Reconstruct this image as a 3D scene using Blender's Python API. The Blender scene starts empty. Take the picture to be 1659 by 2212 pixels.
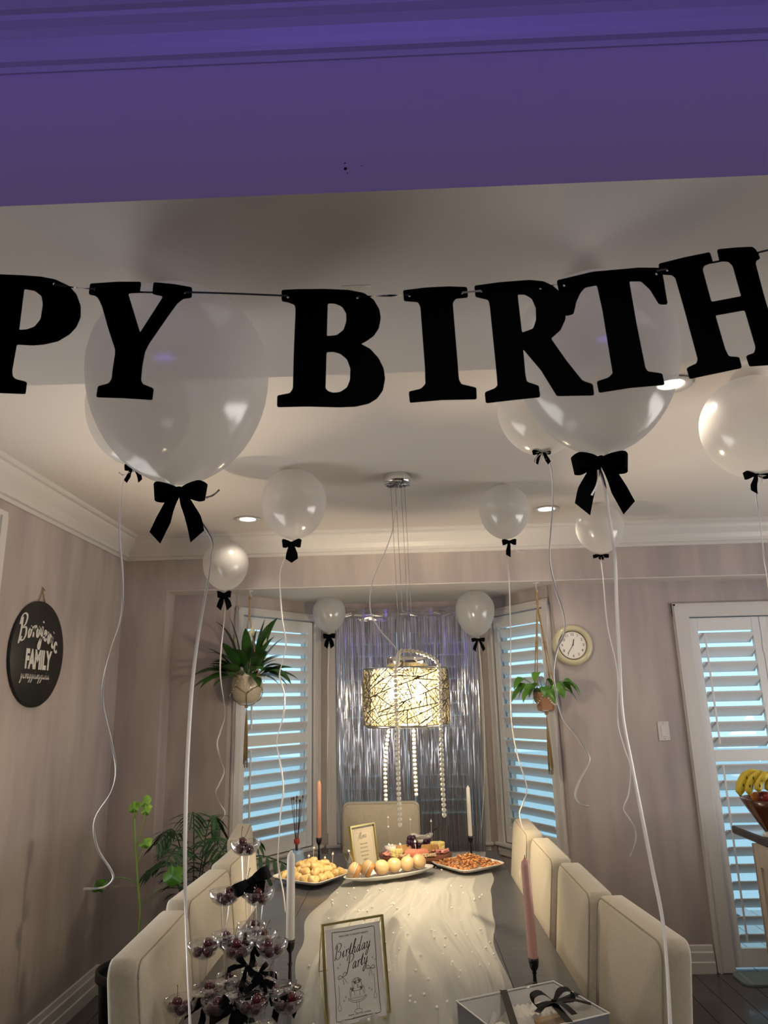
import bpy, math, random
from math import sin, cos, pi, sqrt, atan2, radians
from mathutils import Vector, Matrix
random.seed(7)
S = bpy.context.scene
COL = S.collection

# ------------------------------------------------------------------ camera
FPX, PITCH, ROLL, YAW, EYE = 1530.0, 0.261, -0.0240, -0.0242, 1.6
Fw = Vector((sin(YAW)*cos(PITCH), cos(YAW)*cos(PITCH), sin(PITCH)))
R0 = Vector((cos(YAW), -sin(YAW), 0)); U0 = R0.cross(Fw)
Rt = R0*cos(ROLL)+U0*sin(ROLL); Up = -R0*sin(ROLL)+U0*cos(ROLL)
cd = bpy.data.cameras.new('camera'); cam = bpy.data.objects.new('camera', cd); COL.objects.link(cam)
cd.sensor_fit = 'HORIZONTAL'; cd.sensor_width = 36.0; cd.lens = 36.0*FPX/1659
cd.clip_start = 0.02; cd.clip_end = 200
M4 = Matrix(((Rt.x, Up.x, -Fw.x, 0), (Rt.y, Up.y, -Fw.y, 0), (Rt.z, Up.z, -Fw.z, EYE), (0, 0, 0, 1)))
cam.matrix_world = M4
cd.dof.use_dof = True; cd.dof.focus_distance = 1.5; cd.dof.aperture_fstop = 14.0
S.camera = cam

def ray(x, y): return Fw*FPX+Rt*(x-829.5)-Up*(y-1106)
def atY(x, y, Y): d = ray(x, y); return Vector((0, 0, EYE))+d*(Y/d.y)
def atZ(x, y, Z): d = ray(x, y); return Vector((0, 0, EYE))+d*((Z-EYE)/d.z)

# ------------------------------------------------------------------ view, world, lights
S.view_settings.view_transform = 'Standard'; S.view_settings.look = 'None'
S.view_settings.exposure = 0.0; S.view_settings.gamma = 1.0
S.view_settings.use_curve_mapping = False
S.cycles.max_bounces = 10; S.cycles.diffuse_bounces = 4; S.cycles.glossy_bounces = 4
S.cycles.transmission_bounces = 6; S.cycles.transparent_max_bounces = 24
S.cycles.sample_clamp_indirect = 3.0; S.cycles.caustics_reflective = False; S.cycles.caustics_refractive = False
S.cycles.use_denoising = True
W = bpy.data.worlds.new('sky'); S.world = W; W.use_nodes = True
bg = W.node_tree.nodes['Background']; bg.inputs[0].default_value = (0.50, 0.80, 0.95, 1); bg.inputs[1].default_value = 1.5

def light(name, kind, loc, power, color, rot=None, size=None, size_y=None, spread=None, portal=False, radius=None, target=None, spot=None, blend=.5):
    ld = bpy.data.lights.new(name, kind); ld.energy = power; ld.color = color
    o = bpy.data.objects.new(name, ld); COL.objects.link(o); o.location = loc
    if rot: o.rotation_euler = rot
    if target is not None: o.rotation_euler = (Vector(target)-Vector(loc)).to_track_quat('-Z', 'Y').to_euler()
    if size:
        ld.shape = 'RECTANGLE'; ld.size = size; ld.size_y = size_y or size
    if spread: ld.spread = spread
    if radius is not None: ld.shadow_soft_size = radius
    if spot: ld.spot_size = spot; ld.spot_blend = blend
    if portal: ld.cycles.is_portal = True
    return o
WARM = (1.0, 0.80, 0.55); WARM2 = (1.0, 0.86, 0.68)
light('lamp_bulb', 'POINT', (0.0, 3.42, 1.64), 60, WARM, radius=0.035)
light('purple_led_strip', 'AREA', (0.1, -1.0, 2.3), 2.2, (0.19, 0.12, 1.0), target=(0.1, 0.915, 2.8), size=3.4, size_y=0.08, spread=radians(48))
light('kitchen_spot', 'SPOT', (0.35, -0.6, 2.5), 75, (1.0, 0.88, 0.74), target=(-0.05, 2.5, 0.70), radius=0.06, spot=radians(34), blend=.5)
light('kitchen_side_fill', 'AREA', (3.55, 2.35, 1.25), 80, (1.0, 0.95, 0.91), target=(0, 2.1, 1.85), size=2.6, size_y=1.4)  # soft fill added on the unseen kitchen side to lift ceiling and beam underside

light('left_door_daylight', 'AREA', (-1.80, 2.35, 1.3), 26, (0.97, 0.96, 0.94), target=(0, 2.0, 1.7), size=1.2, size_y=1.7)

# ------------------------------------------------------------------ materials
def lin(c):
    return tuple(((v/255)/12.92 if v/255 <= .04045 else (((v/255)+.055)/1.055)**2.4) for v in c)
MATS = {}
def mat(name, color=(.8, .8, .8), rough=.5, metal=0.0, spec=.5, noise=None, bump=None, sheen=0, coat=0, sss=0, emit=None, estr=0, stretch=None):
    if name in MATS: return MATS[name]
    m = bpy.data.materials.new(name); m.use_nodes = True; nt = m.node_tree; b = nt.nodes['Principled BSDF']
    b.inputs['Base Color'].default_value = (*color, 1); b.inputs['Roughness'].default_value = rough
    b.inputs['Metallic'].default_value = metal; b.inputs['Specular IOR Level'].default_value = spec
    if sheen: b.inputs['Sheen Weight'].default_value = sheen
    if coat: b.inputs['Coat Weight'].default_value = coat; b.inputs['Coat Roughness'].default_value = .08
    if sss: b.inputs['Subsurface Weight'].default_value = sss; b.inputs['Subsurface Scale'].default_value = .02
    if emit: b.inputs['Emission Color'].default_value = (*emit, 1); b.inputs['Emission Strength'].default_value = estr
    if noise or bump:
        tc = nt.nodes.new('ShaderNodeTexCoord'); mp = nt.nodes.new('ShaderNodeMapping')
        nt.links.new(tc.outputs['Object'], mp.inputs[0])
        if stretch: mp.inputs['Scale'].default_value = stretch
    if noise:
        sc, c2 = noise[0], noise[1]
        nz = nt.nodes.new('ShaderNodeTexNoise'); nz.inputs['Scale'].default_value = sc; nz.inputs['Detail'].default_value = 5
        nt.links.new(mp.outputs[0], nz.inputs['Vector'])
        rp = nt.nodes.new('ShaderNodeValToRGB'); rp.color_ramp.elements[0].color = (*color, 1); rp.color_ramp.elements[1].color = (*c2, 1)
        rp.color_ramp.elements[0].position = .35; rp.color_ramp.elements[1].position = .65
        nt.links.new(nz.outputs['Fac'], rp.inputs[0]); nt.links.new(rp.outputs[0], b.inputs['Base Color'])
    if bump:
        n2 = nt.nodes.new('ShaderNodeTexNoise'); n2.inputs['Scale'].default_value = bump[0]; n2.inputs['Detail'].default_value = 4
        nt.links.new(mp.outputs[0], n2.inputs['Vector'])
        bp = nt.nodes.new('ShaderNodeBump'); bp.inputs['Strength'].default_value = bump[1]; bp.inputs['Distance'].default_value = bump[2] if len(bump) > 2 else .002
        nt.links.new(n2.outputs['Fac'], bp.inputs['Height']); nt.links.new(bp.outputs[0], b.inputs['Normal'])
    MATS[name] = m; return m
def mix_mat(name, parts):
    """parts: list of (shader type, dict, weight) blended one after another"""
    if name in MATS: return MATS[name]
    m = bpy.data.materials.new(name); m.use_nodes = True; nt = m.node_tree
    for n in list(nt.nodes): nt.nodes.remove(n)
    out = nt.nodes.new('ShaderNodeOutputMaterial'); prev = None; acc = 0
    for ty, d, w in parts:
        n = nt.nodes.new(ty)
        for k, v in d.items(): n.inputs[k].default_value = v
        acc += w
        if prev is None: prev = n.outputs[0]
        else:
            mx = nt.nodes.new('ShaderNodeMixShader'); mx.inputs[0].default_value = w/acc
            nt.links.new(prev, mx.inputs[1]); nt.links.new(n.outputs[0], mx.inputs[2]); prev = mx.outputs[0]
    nt.links.new(prev, out.inputs[0]); MATS[name] = m; return m
def clear(name, tint=(1, 1, 1), refl=.06, rim=.5, rough=.02, milky=0.0):
    """thin clear sheet: transparent with a facing-dependent gloss (glass, acrylic, plastic)"""
    if name in MATS: return MATS[name]
    m = bpy.data.materials.new(name); m.use_nodes = True; nt = m.node_tree
    for n in list(nt.nodes): nt.nodes.remove(n)
    out = nt.nodes.new('ShaderNodeOutputMaterial'); t = nt.nodes.new('ShaderNodeBsdfTransparent'); t.inputs[0].default_value = (*tint, 1)
    g = nt.nodes.new('ShaderNodeBsdfGlossy'); g.inputs['Roughness'].default_value = rough
    lw = nt.nodes.new('ShaderNodeLayerWeight'); lw.inputs[0].default_value = .35
    mr = nt.nodes.new('ShaderNodeMapRange'); mr.inputs[3].default_value = refl; mr.inputs[4].default_value = rim
    nt.links.new(lw.outputs['Facing'], mr.inputs[0])
    mx = nt.nodes.new('ShaderNodeMixShader'); nt.links.new(mr.outputs[0], mx.inputs[0]); nt.links.new(t.outputs[0], mx.inputs[1]); nt.links.new(g.outputs[0], mx.inputs[2])
    o = mx.outputs[0]
    if milky:
        d = nt.nodes.new('ShaderNodeBsdfDiffuse'); d.inputs[0].default_value = (.9, .9, .88, 1)
        m2 = nt.nodes.new('ShaderNodeMixShader'); m2.inputs[0].default_value = milky
        nt.links.new(o, m2.inputs[1]); nt.links.new(d.outputs[0], m2.inputs[2]); o = m2.outputs[0]
    nt.links.new(o, out.inputs[0]); MATS[name] = m; return m

m_ceil = mat('ceiling_paint', (.73, .675, .63), .9, bump=(180, .12))
m_wall = mat('taupe_wall_light_streaks', (.40, .352, .352), .75, noise=(3.2, (.52, .462, .44)), stretch=(2.2, 2.2, .35), bump=(160, .15))  # vertical streaks: light thrown by the foil, painted into the wall colour
m_trim = mat('white_trim_paint', (.70, .675, .655), .35)
m_shut = mat('white_shutter_paint', (.80, .80, .80), .35)
m_floorb = mat('floor_joint', (.012, .011, .013), .7)
m_plank = mat('dark_hardwood', (.045, .038, .042), .22, noise=(6, (.085, .072, .075)), stretch=(12, 1.2, 1), coat=.3)
m_blackcard = mat('black_card', (.0012, .0012, .0013), .95, spec=0)
m_satin = mat('black_satin', (.003, .003, .004), .5, spec=.12)
m_velvet = mat('black_velvet_ribbon', (.0015, .0015, .002), .9, spec=.05)
m_ball = mix_mat('pearl_balloon_latex', [('ShaderNodeBsdfDiffuse', {'Color': (.84, .82, .79, 1)}, .27), ('ShaderNodeBsdfTranslucent', {'Color': (.9, .88, .84, 1)}, .26), ('ShaderNodeBsdfTransparent', {'Color': (1, 1, 1, 1)}, .33), ('ShaderNodeBsdfGlossy', {'Color': (1, 1, 1, 1), 'Roughness': .17}, .06)])
m_ribw = mat('white_curling_ribbon', (.85, .84, .82), .3, spec=.6)
m_chrome = mat('chrome', (.8, .79, .77), .12, 1.0)
m_steel = mat('dark_steel', (.35, .35, .36), .3, 1.0)
m_web = mat('bronze_web', (.07, .06, .035), .5, .3)
m_pearl = mat('pearl', (.85, .80, .66), .22, spec=.7, coat=.5)
m_pearlw = mat('white_pearl', (.88, .87, .84), .25, spec=.7, coat=.4)
m_fab = mat('beige_chair_fabric', (.47, .425, .335), .95, spec=.2, sheen=.3, noise=(90, (.43, .39, .305)), bump=(500, .35, .003), stretch=(1, 1, 1))
m_seam = mat('chair_seam', (.30, .26, .20), .9)
m_wood = mat('dark_table_wood', (.030, .031, .040), .34, noise=(5, (.062, .062, .074)), stretch=(1.5, 22, 1), coat=.25, bump=(40, .08))
m_leg = mat('espresso_leg_wood', (.03, .02, .016), .4)
m_gold = mat('brushed_gold', (.62, .55, .22), .32, 1.0)
m_paper = mat('white_card', (.86, .83, .78), .8)
m_ink = mat('black_ink', (.01, .01, .01), .8)
m_inkg = mat('grey_ink', (.12, .11, .10), .8)
m_glass = clear('clear_plastic', (.99, .99, 1), .05, .75, .03)
m_frameg = clear('frame_glass', (1, 1, 1), .03, .25, .02)
m_pane = clear('window_glass', (.97, .99, 1), .03, .3, .01)
m_lid = clear('acetate_lid', (.99, .99, 1), .015, .10, .05)
m_cherry = mat('dark_cherry', (.055, .006, .010), .12, spec=.7, coat=.8, noise=(30, (.10, .010, .014)))
m_cstem = mat('cherry_stem', (.12, .09, .03), .6)
m_tulle = mix_mat('sheer_white_tulle', [('ShaderNodeBsdfDiffuse', {'Color': (.84, .84, .79, 1)}, .24), ('ShaderNodeBsdfTranslucent', {'Color': (.8, .79, .74, 1)}, .06), ('ShaderNodeBsdfTransparent', {'Color': (1, 1, 1, 1)}, .56)])
m_china = mat('white_china', (.82, .81, .77), .18, coat=.3)
m_candlep = mat('pink_wax', (.62, .36, .31), .4, sss=.15)
m_candlec = mat('coral_wax', (.78, .42, .29), .4, sss=.15)
m_candlew = mat('ivory_wax', (.78, .77, .70), .4, sss=.15)
m_wick = mat('burnt_wick', (.01, .01, .01), .9)
m_iron = mat('black_glossy_metal', (.012, .008, .009), .2, .3, coat=.6)
m_green = mat('dark_green_leaf', (.018, .06, .012), .35, noise=(9, (.04, .12, .018)))
m_green2 = mat('bright_green_leaf', (.06, .19, .02), .35, noise=(9, (.10, .27, .03)))
m_green3 = mat('light_green_leaf', (.16, .34, .03), .45, noise=(12, (.24, .44, .05)))
m_palm = mat('palm_leaf', (.015, .06, .022), .5, noise=(9, (.03, .11, .03)))
m_stem = mat('green_stem', (.18, .27, .06), .5)
m_flower = mat('cream_spathe', (.72, .74, .52), .5)
m_jute = mat('jute_cord', (.36, .25, .12), .9, bump=(300, .6, .002))
m_cpot = mat('cream_ceramic', (.60, .52, .38), .25, coat=.5)
m_terra = mat('terracotta', (.42, .22, .13), .8, noise=(12, (.50, .27, .17)))
m_bpot = mat('black_plastic', (.006, .006, .007), .35)
m_foil = mix_mat('silver_foil', [('ShaderNodeBsdfGlossy', {'Color': (.84, .85, .92, 1), 'Roughness': .17}, .64), ('ShaderNodeBsdfDiffuse', {'Color': (.55, .56, .62, 1)}, .07), ('ShaderNodeBsdfTransparent', {'Color': (1, 1, 1, 1)}, .29)])
m_film = clear('clear_foil_band', (.85, .86, .92), .25, .8, .12)
m_clockrim = mat('cream_clock_rim', (.62, .57, .38), .3, coat=.3)
m_clockd = mat('brass_bezel', (.22, .19, .10), .3, .8)
m_sign = mat('black_painted_wood', (.008, .008, .0075), .55, noise=(4, (.016, .015, .013)))
m_white = mat('white_lettering', (.75, .73, .70), .6)
m_granite = mat('black_granite', (.006, .007, .010), .08, coat=.6)
m_cab = mat('cream_cabinet_paint', (.55, .49, .43), .45)
m_bowl = mat('striped_dark_wood', (.10, .025, .012), .25, coat=.5)
m_bowl2 = mat('tan_wood_stripe', (.25, .14, .08), .25, coat=.5)
m_banana = mat('banana_skin', (.62, .47, .035), .5, noise=(9, (.70, .55, .06)))
m_bspot = mat('banana_bruise', (.06, .03, .01), .7)
m_apple = mat('dark_red_apple', (.16, .012, .02), .2, noise=(14, (.28, .03, .03)), coat=.4)
m_orange = mat('orange_peel', (.65, .22, .05), .45, bump=(120, .4))
m_mat = mat('teal_grey_mat', (.20, .26, .28), .9)
m_led = mat('lamp_lens', (1, 1, 1), .4, emit=(1.0, .96, .86), estr=7)
m_tape = clear('clear_tape', (.95, .95, .9), .15, .6, .25, milky=.35)
m_blue = mat('pale_blue_ceramic', (.20, .30, .45), .4, coat=.2)
m_redwax = mat('red_band', (.35, .03, .03), .4)
m_reed = mat('dark_reed', (.05, .03, .02), .8)
m_pastry = mat('golden_pastry', (.72, .47, .16), .5, noise=(24, (.80, .60, .30)), bump=(60, .4, .004), coat=.2)
m_roll = mat('brioche_top', (.80, .60, .33), .4, noise=(16, (.72, .48, .22)), coat=.3)
m_rollb = mat('baked_crust', (.42, .19, .06), .45, noise=(14, (.55, .27, .09)), coat=.3)
m_snack = mat('glazed_orange_snack', (.50, .20, .06), .35, noise=(50, (.62, .31, .12)), coat=.4)
m_ham = mat('pink_ham', (.62, .22, .20), .4, noise=(30, (.72, .40, .34)))
m_salmon = mat('coral_salami', (.55, .13, .07), .35, noise=(60, (.72, .32, .22)))
m_cheese = mat('yellow_cheese', (.80, .68, .28), .45)
m_brie = mat('white_brie', (.80, .78, .72), .6)
m_nut = mat('beige_nuts', (.60, .42, .24), .6, noise=(30, (.70, .55, .36)))
m_grape = mat('dark_grape', (.035, .012, .035), .25, spec=.5)
m_cracker = mat('brown_cracker', (.40, .22, .07), .6)
m_board = mat('live_edge_wood', (.10, .035, .02), .5, noise=(10, (.20, .08, .04)))
m_pick = mat('bamboo_pick', (.72, .52, .34), .5)
m_boxs = mat('silver_grey_card', (.22, .23, .25), .4)
m_boxi = mat('white_box_lining', (.78, .77, .73), .6)
m_cloth = mat('cream_towel', (.78, .76, .66), .95, bump=(60, .9, .006))
m_soap = mat('kraft_tan', (.45, .30, .14), .7)
m_greyc = mat('grey_cloth', (.10, .10, .09), .9)
m_patio = mat('pale_patio', (.55, .60, .62), .9)
m_lining = mix_mat('lit_shade_lining', [('ShaderNodeBsdfTransparent', {'Color': (1, .985, .93, 1)}, .93), ('ShaderNodeBsdfTranslucent', {'Color': (1.0, .84, .42, 1)}, .04), ('ShaderNodeBsdfDiffuse', {'Color': (.95, .78, .42, 1)}, .025)])

# ------------------------------------------------------------------ mesh builder
class MB:
    def __init__(s): s.v = []; s.f = []; s.mi = []; s.sm = []; s.cur = 0
    def add(s, vs, fs, smooth=False):
        n = len(s.v); s.v += [Vector(p) for p in vs]
        for f in fs: s.f.append(tuple(n+i for i in f)); s.mi.append(s.cur); s.sm.append(smooth)
        return s
    def box(s, a, b, M=None, bev=0):
        x0, x1 = sorted((a[0], b[0])); y0, y1 = sorted((a[1], b[1])); z0, z1 = sorted((a[2], b[2]))
        if bev:
            e = min(bev, (x1-x0)*.49, (y1-y0)*.49, (z1-z0)*.49); vs = []
            for z, i in ((z0, e), (z0+e, 0), (z1-e, 0), (z1, e)):
                for (x, y) in ((x0+i+e, y0+i), (x1-i-e, y0+i), (x1-i, y0+i+e), (x1-i, y1-i-e), (x1-i-e, y1-i), (x0+i+e, y1-i), (x0+i, y1-i-e), (x0+i, y0+i+e)): vs.append((x, y, z))
            fs = [tuple(range(7, -1, -1)), tuple(range(24, 32))]
            for k in range(3):
                for j in range(8): fs.append((8*k+j, 8*k+(j+1) % 8, 8*k+8+(j+1) % 8, 8*k+8+j))
        else:
            vs = [(x0, y0, z0), (x1, y0, z0), (x1, y1, z0), (x0, y1, z0), (x0, y0, z1), (x1, y0, z1), (x1, y1, z1), (x0, y1, z1)]
            fs = [(3, 2, 1, 0), (4, 5, 6, 7), (0, 1, 5, 4), (1, 2, 6, 5), (2, 3, 7, 6), (3, 0, 4, 7)]
        if M: vs = [M@Vector(p) for p in vs]
        return s.add(vs, fs)
    def lathe(s, prof, c=(0, 0, 0), n=24, M=None, cap=True, smooth=True, a0=0, ellipse=(1, 1)):
        vs = []
        for r, z in prof:
            for k in range(n):
                a = a0+2*pi*k/n; p = Vector((r*cos(a)*ellipse[0], r*sin(a)*ellipse[1], z))
                if M: p = M@p
                vs.append(p+Vector(c))
        fs = []
        for i in range(len(prof)-1):
            for k in range(n): fs.append((i*n+k, i*n+(k+1) % n, (i+1)*n+(k+1) % n, (i+1)*n+k))
        if cap:
            if prof[0][0] > 1e-5: fs.append(tuple(range(n-1, -1, -1)))
            if prof[-1][0] > 1e-5: fs.append(tuple(range((len(prof)-1)*n, len(prof)*n)))
        return s.add(vs, fs, smooth)
    def ball(s, c, r, n=10, m=6, sc=(1, 1, 1), M=None):
        pr = [(max(1e-6, r*sin(pi*i/m)), -r*cos(pi*i/m)) for i in range(m+1)]
        Q = Matrix.Diagonal(Vector((*sc, 1)))
        if M: Q = M@Q
        return s.lathe(pr, c, n, Q, cap=False)
    def tube(s, pts, r, n=6, cap=True):
        pts = [Vector(p) for p in pts]; vs = []; N = len(pts); ref = None
        for i, p in enumerate(pts):
            t = (pts[min(i+1, N-1)]-pts[max(i-1, 0)])
            t = t.normalized() if t.length > 1e-9 else Vector((0, 0, 1))
            if ref is None: ref = t.orthogonal().normalized()
            ref = (ref-t*ref.dot(t)); ref = ref.normalized() if ref.length > 1e-6 else t.orthogonal().normalized()
            b = t.cross(ref); rr = r[i] if isinstance(r, (list, tuple)) else r
            for k in range(n): a = 2*pi*k/n; vs.append(p+(ref*cos(a)+b*sin(a))*rr)
        fs = []
        for i in range(N-1):
            for k in range(n): fs.append((i*n+k, i*n+(k+1) % n, (i+1)*n+(k+1) % n, (i+1)*n+k))
        if cap: fs.append(tuple(range(n-1, -1, -1))); fs.append(tuple(range((N-1)*n, N*n)))
        return s.add(vs, fs, True)
    def strip(s, pts, dirs, widths, smooth=True):
        """flat ribbon: centre points, width direction and width per point"""
        vs = []
        for p, d, w in zip(pts, dirs, widths): vs += [Vector(p)-Vector(d)*w/2, Vector(p)+Vector(d)*w/2]
        fs = [(2*i, 2*i+1, 2*i+3, 2*i+2) for i in range(len(pts)-1)]
        return s.add(vs, fs, smooth)
    def prism(s, poly, y0, y1, M=None):
        """convex polygon in x,z extruded along y"""
        n = len(poly); vs = [(x, y0, z) for x, z in poly]+[(x, y1, z) for x, z in poly]
        if M: vs = [M@Vector(p) for p in vs]
        fs = [tuple(range(n)), tuple(range(2*n-1, n-1, -1))]+[(i, i+n, (i+1) % n+n, (i+1) % n) for i in range(n)]
        return s.add(vs, fs)

def tag(o, label=None, cat=None, group=None, kind=None):
    if label: o['label'] = label
    if cat: o['category'] = cat
    if group: o['group'] = group
    if kind: o['kind'] = kind
    return o
def mesh_of(name, mb, mats, off=None):
    me = bpy.data.meshes.new(name); vs = mb.v
    if off is not None: vs = [v-off for v in vs]
    me.from_pydata([tuple(v) for v in vs], [], mb.f)
    if not isinstance(mats, (list, tuple)): mats = [mats]
    for m in mats: me.materials.append(m)
    me.polygons.foreach_set('material_index', mb.mi); me.polygons.foreach_set('use_smooth', mb.sm)
    me.update(); return me
def obj(name, mb, mats, parent=None, world=False, kind=None, label=None):
    """link one mesh; world=True: coordinates are world ones and get expressed in the parent's frame"""
    off = None
    if world and parent is not None:
        Mi = ROOTM[parent.name].inverted(); mb.v = [Mi@v for v in mb.v]
    me = mesh_of(name, mb, mats, off); o = bpy.data.objects.new(name, me); COL.objects.link(o)
    if parent is not None:
        o.parent = parent
        if world: ROOTM[o.name] = ROOTM[parent.name]
    if kind: o['kind'] = kind
    if label: o['label'] = label
    return o
ROOTM = {}
def empty(name, loc, rz=0, rx=0, label=None, cat=None, group=None, kind=None):
    o = bpy.data.objects.new(name, None); COL.objects.link(o); o.empty_display_size = .05
    o.location = loc; o.rotation_euler = (rx, 0, rz)
    ROOTM[o.name] = Matrix.Translation(Vector(loc))@Matrix.Rotation(rz, 4, 'Z')@Matrix.Rotation(rx, 4, 'X')
    return tag(o, label, cat, group, kind)
def solo(name, mb, mats, loc, label, cat, group=None, kind=None):
    """a thing that is one mesh built in world coordinates, with its origin at loc"""
    me = mesh_of(name, mb, mats, Vector(loc)); o = bpy.data.objects.new(name, me); COL.objects.link(o); o.location = loc
    ROOTM[o.name] = Matrix.Translation(Vector(loc)); return tag(o, label, cat, group, kind)
def struct(name, mb, mats, kind='structure'):
    o = obj(name, mb, mats); o['kind'] = kind; ROOTM[o.name] = Matrix.Identity(4); return o
def dup(src, loc=None, rz=None, label=None, group=None):
    def rec(o, par):
        c = o.copy(); COL.objects.link(c)
        if par is not None: c.parent = par
        for ch in o.children: rec(ch, c)
        return c
    r = rec(src, None)
    if loc is not None: r.location = loc
    if rz is not None: r.rotation_euler[2] = rz
    if label: r['label'] = label
    if group: r['group'] = group
    return r
def smooth_pts(P, k=6):
    P = [Vector(p) for p in P]; out = []
    for i in range(len(P)-1):
        p0 = P[i-1] if i else P[0]*2-P[1]; p1 = P[i]; p2 = P[i+1]; p3 = P[i+2] if i+2 < len(P) else P[-1]*2-P[-2]
        for j in range(k):
            t = j/k; out.append(.5*((2*p1)+(p2-p0)*t+(2*p0-5*p1+4*p2-p3)*t*t+(3*p1-p0-3*p2+p3)*t**3))
    out.append(P[-1]); return out

# ------------------------------------------------------------------ setting
CZ = 2.70      # dining ceiling
XL = -1.86     # left wall
YW = 4.82      # wall with the patio door
YH = 4.64      # header face
ZH = 2.345     # header / bay soffit height
XR = 3.6; YB = -2.6
b = MB(); b.box((XL-.1, YB-.1, -.12), (XR+.1, 6.0, -.012)); fl = struct('floor', b, m_floorb)
# planks (run away from the camera), each its own board
def plank_mesh():
    p = MB(); p.box((-.0635, -.6, -.012), (.0635, .6, 0), bev=.0015); return mesh_of('plank', p, m_plank)
pm = plank_mesh()
for i in range(42):
    x = XL+.065+i*.13
    if x > XR: break
    for j in range(-1, 4):
        y = 4.75-(i*.37) % 1.1-j*1.203
        if y < 1.0: continue
        o = bpy.data.objects.new('plank', pm); COL.objects.link(o); o.parent = fl; o.location = (x, y, 0)
b = MB(); b.box((XL-.1, 1.53, CZ), (XR+.1, YH+.3, CZ+.1)); struct('ceiling', b, m_ceil)
b = MB(); b.box((XL-.1, YB-.1, CZ+.02), (XR+.1, .93, CZ+.12)); struct('ceiling_near', b, m_ceil)
# beam between the rooms
b = MB(); b.box((XL, .915, 2.35), (XR, 1.535, CZ+.12)); struct('wall_beam', b, m_ceil)
# small nail holes in the beam face
b = MB()
for (x, y, r) in ((745, 352, .0012), (746, 364, .0026), (750, 374, .0009), (781, 358, .0008)):
    p = atY(x, y, .9145); b.lathe([(r, -.0006), (r, 0)], p, 8, Matrix.Rotation(pi/2, 4, 'X'))
struct('trim_nail_holes', b, m_ink)
def crown(name, A, B, inward, z1, h=.15, pr_=.12, flip=False, m0=0, m1=0, prof=None):
    """crown moulding along A-B (x,y); inward = unit vector into the room; m0/m1 mitre the ends (+ = outside)"""
    prof = prof or [(0, -h), (.012, -h), (.014, -h+.018), (.03, -h+.022), (.034, -h+.04), (.05, -h*.55), (.078, -h*.33), (pr_-.03, -.032), (pr_-.028, -.02), (pr_-.01, -.018), (pr_, -.01), (pr_, 0), (0, 0)]
    A = Vector((*A, 0)); B = Vector((*B, 0)); I = Vector((*inward, 0)); d = (B-A).normalized(); mb = MB(); vs = []
    for P, sg in ((A, -m0), (B, m1)):
        for o, z in prof: vs.append(P+I*o+d*sg*o+Vector((0, 0, z1+z)))
    n = len(prof); fs = [(i, (i+1) % n, (i+1) % n+n, i+n) for i in range(n)]+[tuple(range(n)), tuple(range(2*n-1, n-1, -1))]
    mb.add(vs, fs); return struct(name, mb, m_trim)
crown('trim_1', (XL, 1.53), (XL, YH), (1, 0), CZ, m1=-1)
crown('trim_2', (XL, YH), (XR, YH), (0, -1), CZ, m0=-1, m1=0)
crown('trim_3', (XL, .915), (XR, .915), (0, -1), CZ+.02, h=.115, pr_=.10, prof=[(0, -.118), (.003, -.118), (.005, -.108), (.012, -.105), (.015, -.098), (.020, -.088), (.027, -.077), (.036, -.067), (.046, -.060), (.048, -.052), (.056, -.050), (.07, -.038), (.08, -.02), (.10, -.012), (.10, 0), (0, 0)])
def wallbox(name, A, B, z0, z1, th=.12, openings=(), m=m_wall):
    """wall from A to B (x,y); outward side is to the left of A->B; openings are (u0,u1,z0,z1)"""
    A = Vector((*A, 0)); B = Vector((*B, 0)); L = (B-A).length; d = (B-A)/L; n = Vector((-d.y, d.x, 0)); mb = MB()
    M = Matrix(((d.x, n.x, 0, A.x), (d.y, n.y, 0, A.y), (0, 0, 1, 0), (0, 0, 0, 1)))
    if not openings: mb.box((0, 0, z0), (L, th, z1), M)
    u = 0
    for (a, c, e, f) in openings:
        mb.box((u, 0, z0), (a, th, z1), M); mb.box((a, 0, z0), (c, th, e), M) if e > z0 else None
        mb.box((a, 0, f), (c, th, z1), M); u = c
    if openings: mb.box((u, 0, z0), (L, th, z1), M)
    return struct(name, mb, m), M, L
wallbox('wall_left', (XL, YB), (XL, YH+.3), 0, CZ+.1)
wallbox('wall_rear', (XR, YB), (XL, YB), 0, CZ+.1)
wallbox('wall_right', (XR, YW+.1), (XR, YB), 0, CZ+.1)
# header box above the bay and the patio door, with the white bay soffit
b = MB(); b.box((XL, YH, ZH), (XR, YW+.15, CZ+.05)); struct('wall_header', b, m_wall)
b = MB(); b.box((XL, YH+.005, ZH-.006), (XR, YW+.16, ZH+.0));
b.add([(-1.3, YW+.16, ZH-.006), (1.15, YW+.16, ZH-.006), (.8, 5.75, ZH-.006), (-.8, 5.75, ZH-.006), (-1.3, YW+.16, ZH+.1), (1.15, YW+.16, ZH+.1), (.8, 5.75, ZH+.1), (-.8, 5.75, ZH+.1)], [(0, 1, 2, 3), (7, 6, 5, 4), (0, 4, 5, 1), (1, 5, 6, 2), (2, 6, 7, 3), (3, 7, 4, 0)])
struct('ceiling_bay', b, m_ceil)
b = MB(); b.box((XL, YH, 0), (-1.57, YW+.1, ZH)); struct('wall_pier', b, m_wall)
PA, PB, PC, PD = (-1.18, YW), (-.655, 5.5), (.64, 5.5), (1.01, YW)
WZ0, WZ1 = .62, 2.255
def seglen(a, c): return sqrt((a[0]-c[0])**2+(a[1]-c[1])**2)
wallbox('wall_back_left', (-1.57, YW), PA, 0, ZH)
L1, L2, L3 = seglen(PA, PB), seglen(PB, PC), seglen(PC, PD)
_, MWL, _ = wallbox('wall_bay_left', PA, PB, 0, ZH+.1, openings=[(.09, L1-.06, WZ0, WZ1-.05)])
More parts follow.
